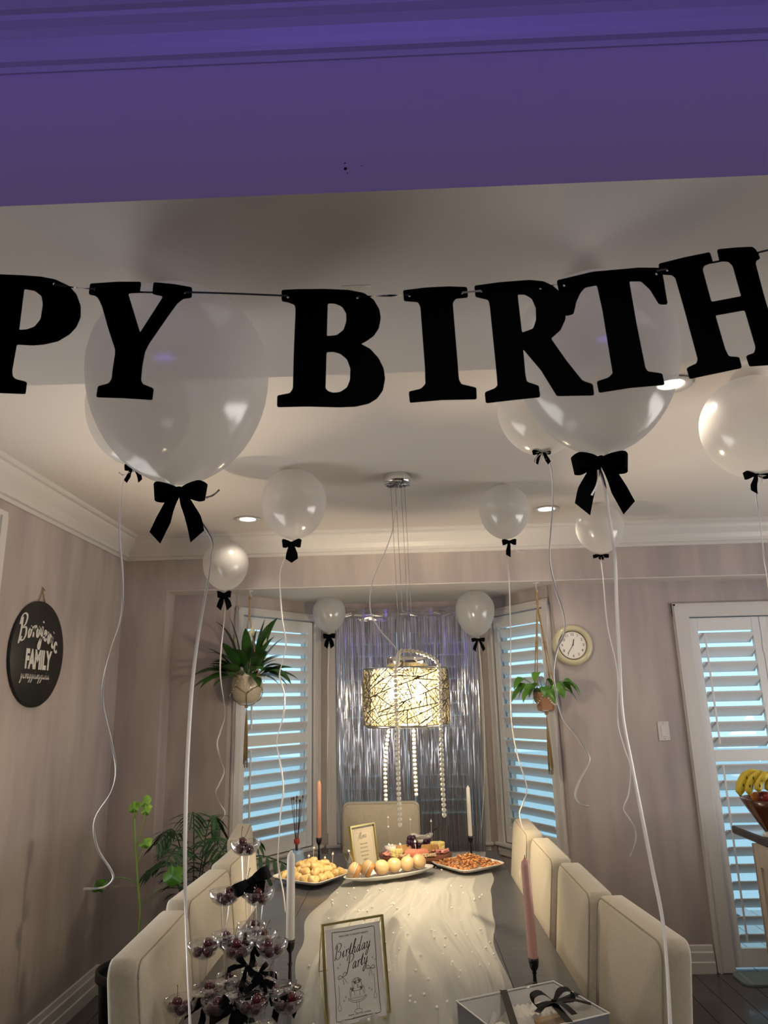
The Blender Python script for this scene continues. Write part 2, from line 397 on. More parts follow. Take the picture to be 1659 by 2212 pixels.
_, MWC, _ = wallbox('wall_bay_centre', PB, PC, 0, ZH+.1, openings=[(.12, L2-.12, WZ0, WZ1-.05)])
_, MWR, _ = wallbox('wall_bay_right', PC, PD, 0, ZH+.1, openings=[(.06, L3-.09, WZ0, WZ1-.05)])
DX0, DX1, DZ = 1.89, 3.3, 2.10
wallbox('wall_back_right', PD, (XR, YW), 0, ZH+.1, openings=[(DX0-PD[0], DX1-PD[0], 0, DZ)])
# outside ground
b = MB(); b.box((-14, 4.99, -.35), (16, 26, -.2)); struct('ground_outside', b, m_patio)

def window(name, M, L, z0, z1, npanel=1, cas=.055, o0=.09, o1=.06, mid=None, pitch=.0865, tilt=47, glass=True, casbot=True):
    """shuttered window: casing, stiles, rails, louvers one by one, tilt rod, glass pane; local x along wall, y outward"""
    root = bpy.data.objects.new(name, None); COL.objects.link(root); root.matrix_world = M; root['kind'] = 'structure'
    root.empty_display_size = .1
    c = MB(); a, e = o0-cas, L-o1+cas
    c.box((a, -.022, z0-cas if casbot else 0), (o0+.01, 0, z1), bev=.004); c.box((e-cas-.01, -.022, z0-cas if casbot else 0), (e, 0, z1), bev=.004)
    c.box((a, -.0225, z1-cas), (e, 0, z1), bev=.004)
    c.box((a+.008, -.030, z0-cas if casbot else 0), (a+.02, -.02, z1-.006)); c.box((e-.02, -.030, z0-cas if casbot else 0), (e-.008, -.02, z1-.006)); c.box((a+.008, -.030, z1-.02), (e-.008, -.02, z1-.008))
    if casbot:
        c.box((a-.01, -.05, z0-.02), (e+.01, .02, z0), bev=.004); c.box((a, -.02, z0-cas-.03), (e, 0, z0-.02), bev=.003)
    obj('casing', c, m_trim, root)
    zi0, zi1 = z0+.004, z1-cas-.006; xi0, xi1 = o0+.012, L-o1-.012; pw = (xi1-xi0)/npanel
    if glass:
        g = MB(); g.box((o0, .085, z0), (L-o1, .089, z1-cas)); obj('pane', g, m_pane, root)
        g = MB()
        for x in (o0, L-o1-.03): g.box((x, .07, z0), (x+.03, .11, z1-cas))
        g.box((o0+.03, .071, z0), (L-o1-.03, .109, z0+.03)); g.box((o0+.03, .071, z1-cas-.03), (L-o1-.03, .109, z1-cas))
        obj('sash', g, m_trim, root)
    T = radians(tilt)
    for k in range(npanel):
        x0 = xi0+k*pw+.002; x1 = xi0+(k+1)*pw-.002
        fr = MB(); st = .05; y0, y1 = .0, .028
        fr.box((x0, y0, zi0), (x0+st, y1, zi1), bev=.002); fr.box((x1-st, y0, zi0), (x1, y1, zi1), bev=.002)
        rails = [(zi0, zi0+.10), (zi1-.085, zi1)]
        zm = mid if mid else (zi0+zi1)/2
        rails.append((zm-.035, zm+.035))
        for r0, r1 in rails: fr.box((x0+st, y0+.001, r0), (x1-st, y1-.001, r1), bev=.002)
        obj('shutter_frame', fr, m_shut, root)
        lw = x1-x0-2*st-.004
        lm = None
        for (r0, r1) in ((zi0+.10, zm-.035), (zm+.035, zi1-.085)):
            n = max(1, round((r1-r0)/pitch)); pz = (r1-r0)/n
            if lm is None:
                q = MB(); pts = []
                for j in range(10):
                    an = 2*pi*j/10; pts.append((.0445*cos(an), .0055*sin(an)))
                # profile in (y,z): room edge high, outer edge low
                poly = [(u*cos(T)*-1-v*sin(T), u*sin(T)-v*cos(T)) for u, v in pts]
                vs = [(-lw/2, yy, zz) for yy, zz in poly]+[(lw/2, yy, zz) for yy, zz in poly]
                q.add(vs, [tuple(range(9, -1, -1)), tuple(range(10, 20))]); q.add(vs, [(i, (i+1) % 10, (i+1) % 10+10, i+10) for i in range(10)], True)
                lm = mesh_of('louver', q, m_shut)
            for j in range(n):
                lo = bpy.data.objects.new('louver', lm); COL.objects.link(lo); lo.parent = root
                lo.location = ((x0+x1)/2, .018, r0+pz*(j+.5))
            tr = MB(); xt = x0+st+.035; tr.box((xt-.005, -.022, r0+.04), (xt+.005, -.014, r1-.02)); obj('tilt_rod', tr, m_shut, root)
        if npanel > 1 or name.startswith('door'):
            for hz in (zi0+.25, zm+.3, zi1-.2):
                h = MB(); h.box((x0-.006, -.006, hz-.035), (x0+.006, 0, hz+.035)); obj('hinge', h, m_shut, root)
    return root
window('window_1', MWL, L1, WZ0, WZ1, mid=1.36)
window('window_2', MWC, L2, WZ0, WZ1, npanel=2, o0=.12, o1=.12, mid=1.36, tilt=80)
window('window_3', MWR, L3, WZ0, WZ1, o0=.06, o1=.09, mid=1.36)
MD = Matrix.Translation((DX0-.105, YW, 0))
door = window('door_1', MD, DX1-DX0+.21, .02, DZ+.09, npanel=3, cas=.095, o0=.105, o1=.105, mid=1.215, pitch=.093, casbot=False, tilt=48)
for (mm, Lx, z0, z1, nm) in ((MWL, L1, WZ0, WZ1, 0), (MWC, L2, WZ0, WZ1, 1), (MWR, L3, WZ0, WZ1, 2), (MD, DX1-DX0+.21, 0, DZ, 3)):
    o = light('window_portal', 'AREA', (0, 0, 0), 1, (1, 1, 1), size=Lx-.1, size_y=z1-z0, portal=True)
    o.matrix_world = mm@Matrix.Translation((Lx/2, .14, (z0+z1)/2))@Matrix.Rotation(-pi/2, 4, 'X')
# baseboards
def base(name, A, B, inward):
    A = Vector((*A, 0)); B = Vector((*B, 0)); I = Vector((*inward, 0)); vs = []
    prof = [(0, 0), (.018, 0), (.018, .05), (.013, .055), (.013, .095), (.008, .10), (.006, .125), (0, .13)]
    prof = [(o*1.2, z*1.15) for o, z in prof]
    for P in (A, B):
        for o, z in prof: vs.append(P+I*o+Vector((0, 0, z)))
    n = len(prof); mb = MB(); mb.add(vs, [(i, (i+1) % n, (i+1) % n+n, i+n) for i in range(n)]+[tuple(range(n)), tuple(range(2*n-1, n-1, -1))]); struct(name, mb, m_trim)
base('baseboard_left', (XL, YB), (XL, YH), (1, 0)); base('baseboard_back', (1.03, YW), (1.785, YW), (0, -1)); base('baseboard_pier', (XL, YH), (-1.57, YH), (0, -1))
# casing seen at the left edge of the picture
b = MB(); b.box((XL, 2.2, 0), (XL+.02, 3.165, 2.50), bev=.004); b.box((XL+.02, 3.10, .0), (XL+.03, 3.15, 2.47)); d2 = struct('door_2', b, m_trim)
b = MB(); b.box((XL+.002, 1.62, 0), (XL+.02, 2.2, 2.5), bev=.003); obj('door_stile', b, m_trim, d2)

# recessed lights
def downlight(p, on, label):
    t = empty('recessed_light', p, label=label, cat='ceiling light')
    r = MB(); r.lathe([(.078, -.004), (.076, -.007), (.055, -.006), (.045, .0), (.045, .03)], n=28, cap=False); obj('trim_ring', r, m_trim, t)
    r = MB(); r.lathe([(.0001, -.002), (.046, -.002)], n=24, cap=False); obj('lens', r, m_led if on else m_white, t)
    if on: light('downlight_beam', 'SPOT', (p[0], p[1], p[2]-.012), 14, WARM2, radius=.04, spot=radians(125), blend=.6)
downlight(tuple(atZ(535, 1121, CZ)), True, 'lit recessed ceiling light beside the balloon left of the pendant')
downlight(tuple(atZ(1180, 1099, CZ)), True, 'lit recessed ceiling light right of the pendant, by the clock side')
downlight(tuple(atZ(1448, 830, CZ)), True, 'recessed ceiling light peeking out behind the largest right balloon')

# ------------------------------------------------------------------ table
TX0, TX1, TY0, TY1, TZ = -.67, .49, 1.82, 4.436, .76
t = empty('dining_table', ((TX0+TX1)/2, (TY0+TY1)/2, 0), label='long dark wood dining table set with party food, glasses and candles', cat='table')
n = 6
for k in range(n):   # boards of the top
    w = (TX1-TX0)/n
    b = MB(); b.box((TX0+k*w+(.0006 if k else 0), TY0, TZ-.035), (TX0+(k+1)*w-.0006, TY1, TZ), bev=.0012); obj('tabletop_board', b, m_wood, t, world=True)
b = MB()
for (x0, y0, x1, y1) in ((TX0+.06, TY0+.06, TX1-.06, TY0+.085), (TX0+.06, TY1-.085, TX1-.06, TY1-.06), (TX0+.06, TY0+.085, TX0+.085, TY1-.085), (TX1-.085, TY0+.085, TX1-.06, TY1-.085)):
    b.box((x0, y0, TZ-.115), (x1, y1, TZ-.035))
obj('apron', b, m_wood, t, world=True)
for x in (TX0+.1, TX1-.1):
    for y in (TY0+.06, TY1-.06):
        b = MB(); b.box((x-.045, y-.045, 0), (x+.045, y+.045, TZ-.036), bev=.004); obj('leg', b, m_wood, t, world=True)

# ------------------------------------------------------------------ chairs
def rbox(mb, hx, y0, y1, z0, z1, r, lean=0.0, puff=.0):
    """upholstered slab: rounded outline in x,z, softened edges in y, leaning back (-y) with height"""
    out = []
    for (cx, cz, a0) in ((hx-r, z1-r, 0), (-hx+r, z1-r, 90), (-hx+.012, z0+.012, 180), (hx-.012, z0+.012, 270)):
        rr = r if a0 in (0, 90) else .012
        for j in range(7): a = radians(a0+j*15); out.append((cx+rr*cos(a), cz+rr*sin(a)))
    n = len(out); rings = []; e = .014
    cxm, czm = 0, (z0+z1)/2
    for (y, ins) in ((y0, e*1.1), (y0+e*.35, e*.4), (y0+e, 0), (y1-e, 0), (y1-e*.35, e*.4), (y1, e*1.1)):
        ring = []
        for x, z in out:
            sx = (abs(x)-ins)/abs(x) if abs(x) > .01 else 1; zz = z-ins if z > czm else z+ins
            ring.append((x*sx, y-lean*(zz-z0), zz))
        rings.append(ring)
    # puffed faces
    vs = [p for r_ in rings for p in r_]; fs = []
    for i in range(5):
        for k in range(n): fs.append((i*n+k, i*n+(k+1) % n, (i+1)*n+(k+1) % n, (i+1)*n+k))
    c0 = len(vs); vs.append((0, y0-puff-lean*(czm-z0), czm)); vs.append((0, y1+puff-lean*(czm-z0), czm))
    for k in range(n): fs.append((c0, (k+1) % n, k)); fs.append((c0+1, 5*n+k, 5*n+(k+1) % n))
    mb.add(vs, fs, True)
    return [Vector(p) for p in rings[4]]
def chair(loc, rz, label, group):
    t = empty('dining_chair', loc, rz, label=label, cat='chair', group=group)
    b = MB(); edge = rbox(b, .236, -.285, -.20, .36, 1.0, .035, lean=.11, puff=.006); obj('backrest', b, m_fab, t)
    p = MB(); p.tube(edge+[edge[0]], .0022, 5); obj('seam', p, m_seam, t)
    s = MB(); s.box((-.235, -.21, .36), (.235, .23, .46), bev=.02); obj('seat', s, m_fab, t)
    for sx in (-1, 1):
        for (yy, dy) in ((.19, 0), (-.24, -.05)):
            l = MB(); x = sx*.2
            l.add([(x-.015, yy-.015+dy, 0), (x+.015, yy-.015+dy, 0), (x+.015, yy+.015+dy, 0), (x-.015, yy+.015+dy, 0), (x-.022, yy-.022, .362), (x+.022, yy-.022, .362), (x+.022, yy+.022, .362), (x-.022, yy+.022, .362)], [(3, 2, 1, 0), (4, 5, 6, 7), (0, 1, 5, 4), (1, 2, 6, 5), (2, 3, 7, 6), (3, 0, 4, 7)])
            obj('leg', l, m_leg, t)
    return t
def face(xtop, y, side, rz_extra=0):
    # xtop: world x of the front face at the top edge; side +1 = right row (facing -x)
    off = .20+.11*.64
    return (xtop-side*off, y, 0)
ch = chair(face(.600, 2.225, 1), pi/2+radians(5), 'beige upholstered chair nearest the camera on the right side', 'chairs along the right side of the table')
names_r = ['second chair from the camera on the right, behind the nearest right one', 'third chair from the camera on the right, taupe beige fabric', 'farthest chair on the right, in front of the right shuttered window']
for (x, y, rz, lb) in ((.553, 2.715, 0, names_r[0]), (.535, 3.215, 0, names_r[1]), (.530, 3.75, -1, names_r[2])):
    dup(ch, face(x, y, 1), pi/2+radians(rz), label=lb, group='chairs along the right side of the table')
names_l = ['beige upholstered chair nearest the camera on the left side', 'second chair from the camera on the left, behind the cherry tower', 'third chair from the camera on the left, above the top cherry glass', 'farthest chair on the left, pushed out beside the palm leaves']
for (x, y, rz, lb) in ((-.680, 2.18, 2, names_l[0]), (-.700, 2.70, -2, names_l[1]), (-.70, 3.22, 0, names_l[2]), (-.80, 3.80, 8, names_l[3])):
    dup(ch, face(x, y, -1), -pi/2+radians(rz), label=lb, group='chairs along the left side of the table')
dup(ch, (-.175, 4.37, 0), pi, label='grey-looking chair at the far head of the table before the foil curtain', group='chair at the head of the table')

# ------------------------------------------------------------------ banner
LET = {
 'P': ([(-80,598),(0,593),(50,595),(90,598),(120,604),(150,618),(165,635),(174,660),(174,685),(165,706),(150,722),(125,737),(95,744),(70,746),(36,744),(26,800),(27,812),(34,819),(58,825),(55,851),(0,849),(-85,844),(-83,822),(-60,816),(-52,800),(-32,645),(-45,626),(-82,622)], [[(52,624),(75,628),(90,640),(93,658),(88,690),(75,706),(58,712),(41,713)]], [(116,613),(-70,610)]),
 'Y': ([(195,613),(253,609),(305,609),(302,632.5),(282,633),(277,635),(282,651),(302.7,719),(351.5,643),(349,639),(329,635),(332,610),(376,614),(415,621),(414,643),(396,645),(383,655),(362,684),(322,742),(313,760),(307,792),(304.5,821),(309,830),(332,839),(329,864),(268,860),(208,858),(211.6,834.6),(235,828.5),(241.6,819),(243,803),(249,763),(248.5,754),(235,713),(220.6,662),(213,646),(206,638.6),(191.7,636)], [], [(205,624),(400,632)]),
 'B': ([(608.5,626.7),(644.7,624.9),(702.5,624.5),(753,626.7),(785.7,633),(807.4,647.6),(820,669),(822.6,687.4),(818.3,709),(807.4,725.4),(789.3,738),(779.2,742.8),(800,754),(818,774),(829,796),(832,817.6),(827.3,843),(814.6,861),(796.6,871.9),(767.6,878.4),(731.5,879.8),(662.7,878),(598.4,879.5),(599,854.5),(626.6,849.5),(632.7,839.3),(634.5,767),(638.5,669),(636.7,658.5),(623,653),(608.5,650.5)],
       [[(708,655),(724,655.6),(738.7,662),(747.7,676.6),(748,694.7),(742.3,712.7),(727.8,724.3),(706,726.5)], [(705.4,760.5),(720.6,759.8),(735,764),(749.5,776),(756.8,796),(756,821),(749.5,837.5),(735,847),(720.6,848.7),(709.8,845.8),(703.3,839.3)]], [(622,642),(772,643)]),
 'I': ([(870.5,627.5),(919,621.5),(969,619),(1009,620.5),(1011,642.5),(984,645),(978,655),(985,740),(991.5,820),(996.5,830),(1029,837.5),(1030,862.5),(954,864),(885,870),(883,846),(909,840),(919,830),(917.5,790),(908,662.5),(903,652.5),(872.5,650)], [], [(884.5,639),(998,633)]),
 'R': ([(1024.5,617.5),(1079,610),(1144,605),(1174,608),(1194,617.5),(1214,635),(1222.5,665),(1221.5,690),(1211.5,712.5),(1190,731.5),(1224,780),(1258,822.5),(1280.5,830),(1283.5,854),(1203,855.5),(1169,800),(1130,754),(1135,810),(1138,825),(1164,833.5),(1167,858),(1109,864),(1049.5,871),(1047,847.5),(1069,839),(1074.5,832.5),(1073,810),(1058,660),(1055,647.5),(1027,641)], [[(1118,636),(1134,636),(1149,645),(1157.5,665),(1158,690),(1151.5,710),(1127.5,719)]], [(1039.5,629),(1167,623)]),
 'T': ([(1202.5,606),(1279,587.5),(1379,578.5),(1429,579),(1442,657.5),(1424,657.5),(1404,625),(1385,607.5),(1359,607.5),(1374,695),(1394,795),(1399,802.5),(1430.5,807),(1435.5,831.5),(1364,837.5),(1294,848.5),(1289,824),(1314,816),(1324,806),(1321,790),(1301.5,670),(1289.5,616),(1264,621),(1254,632.5),(1245,652.5),(1239,678.5),(1222.5,682.5),(1211.5,650)], [], [(1218.5,617),(1418,592)]),
 'H': ([(1422.5,570),(1479,556),(1533,545),(1540,566.5),(1521.5,574),(1517.5,582.5),(1536.5,652.5),(1601.5,640),(1583,574),(1574,565),(1554,564),(1549,539),(1589,535),(1625,533.5),(1633,540),(1642,559),(1634,563),(1632,570),(1649,635),(1674,720),(1684,760),(1709,765),(1715,785),(1619,791.5),(1611.5,768.5),(1629,762.5),(1632.5,750),(1609,670),(1545,681.5),(1566.5,755),(1574,770),(1596.5,771.5),(1602.5,795),(1490,818.5),(1483,795),(1504,785),(1507.5,776),(1479,670),(1459,600),(1451.5,594),(1426.5,592.5)], [], [(1441,584),(1636,548)]),
}
YBN = .80
def curve_plate(name, loops, depth, matl, parent, place):
    """2D outline with holes -> thin solid plate; place maps (x,y) of the outline to world"""
    cu = bpy.data.curves.new(name, 'CURVE'); cu.dimensions = '2D'; cu.fill_mode = 'BOTH'; cu.extrude = depth/2
    for lp in loops:
        sp = cu.splines.new('POLY'); sp.points.add(len(lp)-1); sp.use_cyclic_u = True
        for i, (x, y) in enumerate(lp): sp.points[i].co = (x, y, 0, 1)
    tmp = bpy.data.objects.new('tmp', cu); COL.objects.link(tmp)
    dg = bpy.context.evaluated_depsgraph_get(); me = bpy.data.meshes.new_from_object(tmp.evaluated_get(dg)); me.name = name
    bpy.data.objects.remove(tmp); bpy.data.curves.remove(cu)
    me.materials.clear(); me.materials.append(matl); me.transform(place)
    o = bpy.data.objects.new(name, me); COL.objects.link(o)
    if parent: o.parent = parent
    return o
bo = Vector((0, YBN, 2.0))
ban = empty('birthday_banner', bo, label='black letter banner reading PPY BIRTH strung across the room on satin ribbon', cat='banner')
def rounded(pts, rad=.0022):
    """small fillets on the corners of an outline"""
    out = []; n = len(pts)
    for i in range(n):
        p = Vector(pts[i]); a = Vector(pts[i-1]); c = Vector(pts[(i+1) % n])
        da, dc = (a-p), (c-p); la, lc = da.length, dc.length; r = min(rad, la*.3, lc*.3)
        p1, p2 = p+da/la*r, p+dc/lc*r
        out += [tuple(p1), tuple(p*.5+(p1+p2)*.25), tuple(p2)]
    return out
for i, (k, (outl, holes, ties)) in enumerate(LET.items()):
    Yl = YBN+(.004 if i % 2 else -.001)
    def P2(q): w = atY(q[0], q[1], Yl); return (w.x, w.z-2.0)
    loops = [rounded([P2(q) for q in outl])]+[rounded([P2(q) for q in h]) for h in holes]
    for (hx, hy) in ties:
        c = P2((hx, hy)); loops.append([(c[0]+.0016*cos(j*pi/4), c[1]+.0021*sin(j*pi/4)) for j in range(8)])
    pl = Matrix.Translation((0, Yl-YBN, 0))@Matrix.Rotation(pi/2, 4, 'X')
    curve_plate('letter', loops, .0014, m_blackcard, ban, pl)
def ribbon_seg(pix, Y, w, parent, m, twist=0, name='ribbon', k=4):
    P = smooth_pts([atY(x, y, Y) for x, y in pix], k); mb = MB(); n = len(P)
    dirs = []
    for i, p in enumerate(P):
        t = (P[min(i+1, n-1)]-P[max(i-1, 0)]).normalized(); up = Vector((0, 1, 0)).cross(t).normalized(); f = Vector((0, 1, 0))
        a = twist*pi*i/(n-1); dirs.append(up*cos(a)+f*sin(a))
    mb.strip(P, dirs, [w]*n); return obj(name, mb, m, parent, world=True)
m_bsat = mat('black_satin_string', (.006, .006, .010), .25, spec=.7)
for pix, tw in (([(-60,608),(-20,606)],0), ([(116,614),(160,621),(205,624)],1), ([(205,624),(300,631),(400,631)],0), ([(400,631),(500,634),(622,639)],0), ([(772,641),(830,639),(884,637)],2), ([(884,637),(998,632)],0), ([(998,632),(1039,628)],0), ([(1039,628),(1167,621)],0), ([(1167,621),(1218,612)],1), ([(1218,612),(1418,585)],0), ([(1418,585),(1441,581)],0), ([(1441,581),(1545,566),(1636,546)],0), ([(1636,546),(1670,538),(1720,530)],0), ([(622,639),(772,641)],0)):
    front = (pix[0][0], pix[-1][0]) in ((116,205),(400,622),(772,884),(1418,1441),(998,1039))
    ribbon_seg(pix, YBN+(-.004 if front else .008), .0028, ban, m_bsat, tw)

# ------------------------------------------------------------------ bows and balloons
def bow_mesh(w, tail, rib, spread=.5, droop=.12, one=False, seed=0):
    """ribbon bow in the local x,z plane facing -y: w total width, tail length, rib ribbon width"""
    R = random.Random(seed); mb = MB(); h = w/2
    for s in (-1, 1):
        pts = [(0, -.004, 0), (s*h*.35, -.012, .1*rib), (s*h*.8, -.015, .12*rib), (s*h, -.004, .05*rib), (s*h*.97, .008, .0), (s*h*.6, .012, -.05*rib), (0, .003, 0)]
        pts = [(x, y*w/.09, z-abs(x)*droop) for x, y, z in pts]; P = smooth_pts(pts, 4); n = len(P)
        ws = [rib*(.42+.62*min(1, abs(p.x)/(h*.75))) for p in P]
        mb.strip(P, [Vector((s*.12, 0, 1)).normalized()]*n, ws)
    mb.box((-rib*.22, -.012*w/.09, -rib*.25), (rib*.22, .008*w/.09, rib*.25), bev=rib*.08)
    for s in (-1, 1):
        if one and s > 0: continue
        sp = spread*(1+R.uniform(-.15, .15)); P = [Vector((s*rib*.1, .0, 0)), Vector((s*tail*sp*.4, -.004, -tail*.3)), Vector((s*tail*sp*.75, .004, -tail*.65)), Vector((s*tail*sp, .0, -tail))]
        P = smooth_pts(P, 3); n = len(P); vs = []
        for i, p in enumerate(P):
            u = i/(n-1); ww = rib*(.45+.6*min(1, u*1.6)); t = (P[min(i+1, n-1)]-P[max(i-1, 0)]).normalized(); d = Vector((t.z, 0, -t.x))*-1
            if i == n-1:
                vs += [p-d*ww*.5+t*rib*(.0 if s < 0 else .55), p+d*ww*.5+t*rib*(.55 if s < 0 else .0)]
            else: vs += [p-d*ww*.5, p+d*ww*.5]
        mb.add(vs, [(2*i, 2*i+1, 2*i+3, 2*i+2) for i in range(n-1)], True)
    return mb
def mxf(mb, M):
    mb.v = [M@v for v in mb.v]; return mb
def curl(pts, w, parent, nt, world=True, name='ribbon'):
    """curling ribbon with nt half twists along its length"""
    P = smooth_pts(pts, 5); n = len(P); dirs = []; ph = 0
    for i, p in enumerate(P):
        t = (P[min(i+1, n-1)]-P[max(i-1, 0)]).normalized()
        side = Vector((0, 1, 0)).cross(t); side = side.normalized() if side.length > .05 else Vector((1, 0, 0)); f = t.cross(side)
        a = .35*sin(nt*pi*i/(n-1))*2.2+.2; dirs.append(side*cos(a)+f*sin(a))
    vs = []; mb = MB()
    for p, d in zip(P, dirs):
        q = d.cross(Vector((0, 0, 1))); q = q.normalized()*.0003 if q.length > .01 else Vector((0, .0003, 0))
        vs += [p-d*w/2-q, p+d*w/2-q, p+d*w/2+q, p-d*w/2+q]
    fs = []
    for i in range(n-1):
        for k in range(4): fs.append((4*i+k, 4*i+(k+1) % 4, 4*i+4+(k+1) % 4, 4*i+4+k))
    mb.add(vs, fs, True); return obj(name, mb, m_ribw, parent, world=world)
def balloon(px, py, wpx, zc, label, rib, Y=None, r=None, stretch=1.22, bow=(.07, .05, .02), bowpx=None, ribw=.0042, tilt=0, bowkw={}, nt=5, tail=None, group=None, low=0):
    v = ray(px, py)/FPX; v = v/1.0
    dz = v.z  # per unit of camera depth
    if Y is None:
        r = (zc-EYE-.003-low)/(dz*2*FPX/wpx+1.0); D = 2*r*FPX/wpx
    else:
        D = Y/v.y; r = wpx*D/2/FPX
    c = Vector((0, 0, EYE))+v*D; Yb = c.y
    t = empty('balloon', c, label=label, cat='balloon', group=group)
    prof = []; N = 28
    for i in range(N+1):
        a = pi*i/N; z = r*cos(a); rr = r*sin(a)
        if a > pi/2: z *= stretch; u = (a-pi/2)/(pi/2); rr *= 1-.10*u*u
        prof.append((max(rr, 1e-5), z))
    prof = prof[:-1]+[(.006, -r*stretch-.002), (.004, -r*stretch-.01), (.009, -r*stretch-.02), (.0088, -r*stretch-.021)]
    mb = MB(); M = Matrix.Rotation(tilt, 4, 'Y'); mb.lathe(prof, (0, 0, 0), 40, M, cap=False); obj('latex_body', mb, m_ball, t)
    tip = c+M@Vector((0, 0, -r*stretch-.008))
    if bowpx: tip2 = atY(bowpx[0], bowpx[1], Yb-.012)
    else: tip2 = tip+Vector((0, -.012, 0))
    bw, bt, br = bow
    bm = bow_mesh(bw, bt, br, seed=int(px), **bowkw); mxf(bm, Matrix.Translation(tip2)@Matrix.Rotation(-tilt, 4, 'Y')); obj('bow', bm, m_velvet, t, world=True)
    if rib:
        P = [atY(x, y, Yb+.004) for x, y in rib]; P[0] = tip2+Vector((0, .01, -.006)); curl(P, ribw, t, nt)
    if tail:
        P = [atY(x, y, Yb-.02) for x, y in tail]; curl(P, ribw*.6, t, 2)
    print('BALLOON', px, 'r=%.3f' % r, [round(x, 2) for x in c]); return t
GB = 'white pearl balloons under the ceiling'
balloon(388, 806, 380, 2.35, 'largest white balloon at left, behind the banner letter Y, with a big black bow', [(445,1110),(455,1160),(455,1200),(450,1250),(430,1360),(415,1480),(405,1640),(400,1800),(400,1900),(402,2000),(405,2100),(410,2200),(414,2300)], stretch=1.30, bow=(.088, .074, .026), bowpx=(389,1062), group=GB, ribw=.006, nt=3, bowkw=dict(spread=.45, droop=.04), tail=[(445,1075),(460,1070),(474,1058)])
balloon(1285, 762, 344, 2.35, 'largest white balloon at right, behind the banner letters R and T', [(1299,1010),(1306,1050),(1315,1110),(1328,1200),(1332,1300),(1338,1420),(1345,1540),(1365,1650),(1390,1780),(1410,1880),(1430,1980),(1440,2080),(1447,2200),(1452,2300)], stretch=1.32, bow=(.092, .078, .028), bowpx=(1296,996), group=GB, ribw=.006, nt=3, bowkw=dict(spread=.5, droop=.15), tail=[(1292,1015),(1290,1045),(1278,1070)])
balloon(300, 880, 216, CZ, 'white balloon hidden behind the largest left balloon, black bow poking out', [(280,1018),(268,1035),(262,1080),(258,1150),(265,1250),(262,1330),(240,1400),(225,1460),(222,1520),(240,1600),(250,1660),(240,1710),(205,1770),(210,1830),(240,1880),(243,1900),(222,1917),(180,1920)], bow=(.06, .045, .014), bowpx=(290,1008), group=GB, ribw=.0062, nt=7, tail=[(280,1020),(265,1026),(256,1020)])
balloon(1168, 880, 186, CZ, 'white balloon half hidden behind the largest right balloon, small black bow', [(1172,978),(1190,1010),(1194,1080),(1190,1150),(1188,1210),(1200,1270),(1218,1330),(1218,1370),(1204,1400),(1196,1450),(1200,1490),(1215,1550),(1245,1590),(1270,1630),(1271,1650),(1250,1690),(1243,1720),(1255,1738),(1272,1742)], stretch=1.15, bow=(.06, .04, .015), bowpx=(1170,974), group=GB, ribw=.0066, nt=7, tail=[(1168,980),(1158,990),(1156,1010)])
balloon(635, 1082, 139, CZ, 'white balloon left of the pendant canopy with its ribbon before the left shutter', [(612,1195),(606,1230),(606,1290),(610,1340),(618,1390),(610,1430),(604,1460),(614,1500),(612,1545),(598,1600),(604,1640),(612,1700),(606,1760),(602,1820),(601,1870),(612,1930),(617,1985)], bow=(.088, .075, .032), bowpx=(630,1174), group=GB, ribw=.0068, nt=8, bowkw=dict(spread=.18, droop=.02))
balloon(1089, 1100, 108, CZ, 'white balloon right of the pendant canopy above the right shutter', [(1095,1190),(1097,1215),(1100,1260),(1103,1380),(1103,1500),(1106,1570),(1120,1640),(1138,1700),(1130,1735),(1122,1757),(1130,1790),(1145,1815),(1150,1850),(1136,1868),(1124,1882),(1125,1900),(1136,1920)], bow=(.072, .07, .024), bowpx=(1100,1170), group=GB, ribw=.0068, nt=8, bowkw=dict(spread=.14, one=True), tail=[(1104,1180),(1118,1190),(1133,1194)])
balloon(488, 1216, 97, CZ, 'white balloon on the header above the hanging peace lily', [(483,1290),(485,1330),(478,1400),(476,1460),(486,1540),(476,1580),(469,1607),(476,1640),(484,1667),(473,1695),(466,1712),(476,1738),(486,1757),(472,1782),(464,1800),(460,1815),(457,1830)], Y=4.42, stretch=1.22, bow=(.085, .08, .035), bowpx=(484,1284), group=GB, ribw=.0085, nt=10, bowkw=dict(spread=.4, droop=.02))
balloon(1295, 1138, 101, CZ, 'small round white balloon above the wall clock', [(1302,1205),(1303,1250),(1312,1350),(1330,1430),(1335,1480),(1334,1530),(1336,1570),(1350,1620),(1362,1660),(1358,1715),(1347,1746),(1358,1766),(1370,1787),(1374,1810),(1368,1835),(1361,1850)], stretch=1.15, bow=(.09, .02, .016), bowpx=(1298,1200), group=GB, ribw=.0075, nt=8)
balloon(711, 1322, 70, ZH, 'small white balloon under the soffit at the left top of the foil curtain', [(710,1390),(708,1460),(708,1560),(707,1680),(708,1800)], Y=5.14, stretch=1.25, bow=(.085, .075, .03), bowpx=(711,1373), group=GB, ribw=.006, nt=6, bowkw=dict(spread=.3))
balloon(1026, 1316, 83, ZH, 'white balloon under the soffit at the right top of the foil curtain', [(1033,1388),(1040,1450),(1046,1560),(1046,1690),(1040,1790)], Y=4.98, stretch=1.4, bow=(.09, .07, .022), bowpx=(1033,1381), group=GB, ribw=.004, nt=6, bowkw=dict(spread=.5))
balloon(1625, 918, 212, CZ, 'white balloon cut by the right edge of the picture, lit cool by the door', [(1630,1050),(1634,1080),(1642,1130),(1650,1200),(1658,1250),(1668,1340),(1672,1500)], stretch=1.1, bow=(.085, .06, .022), bowpx=(1634,1024), group=GB, ribw=.0055, nt=4, bowkw=dict(spread=.3, one=True))
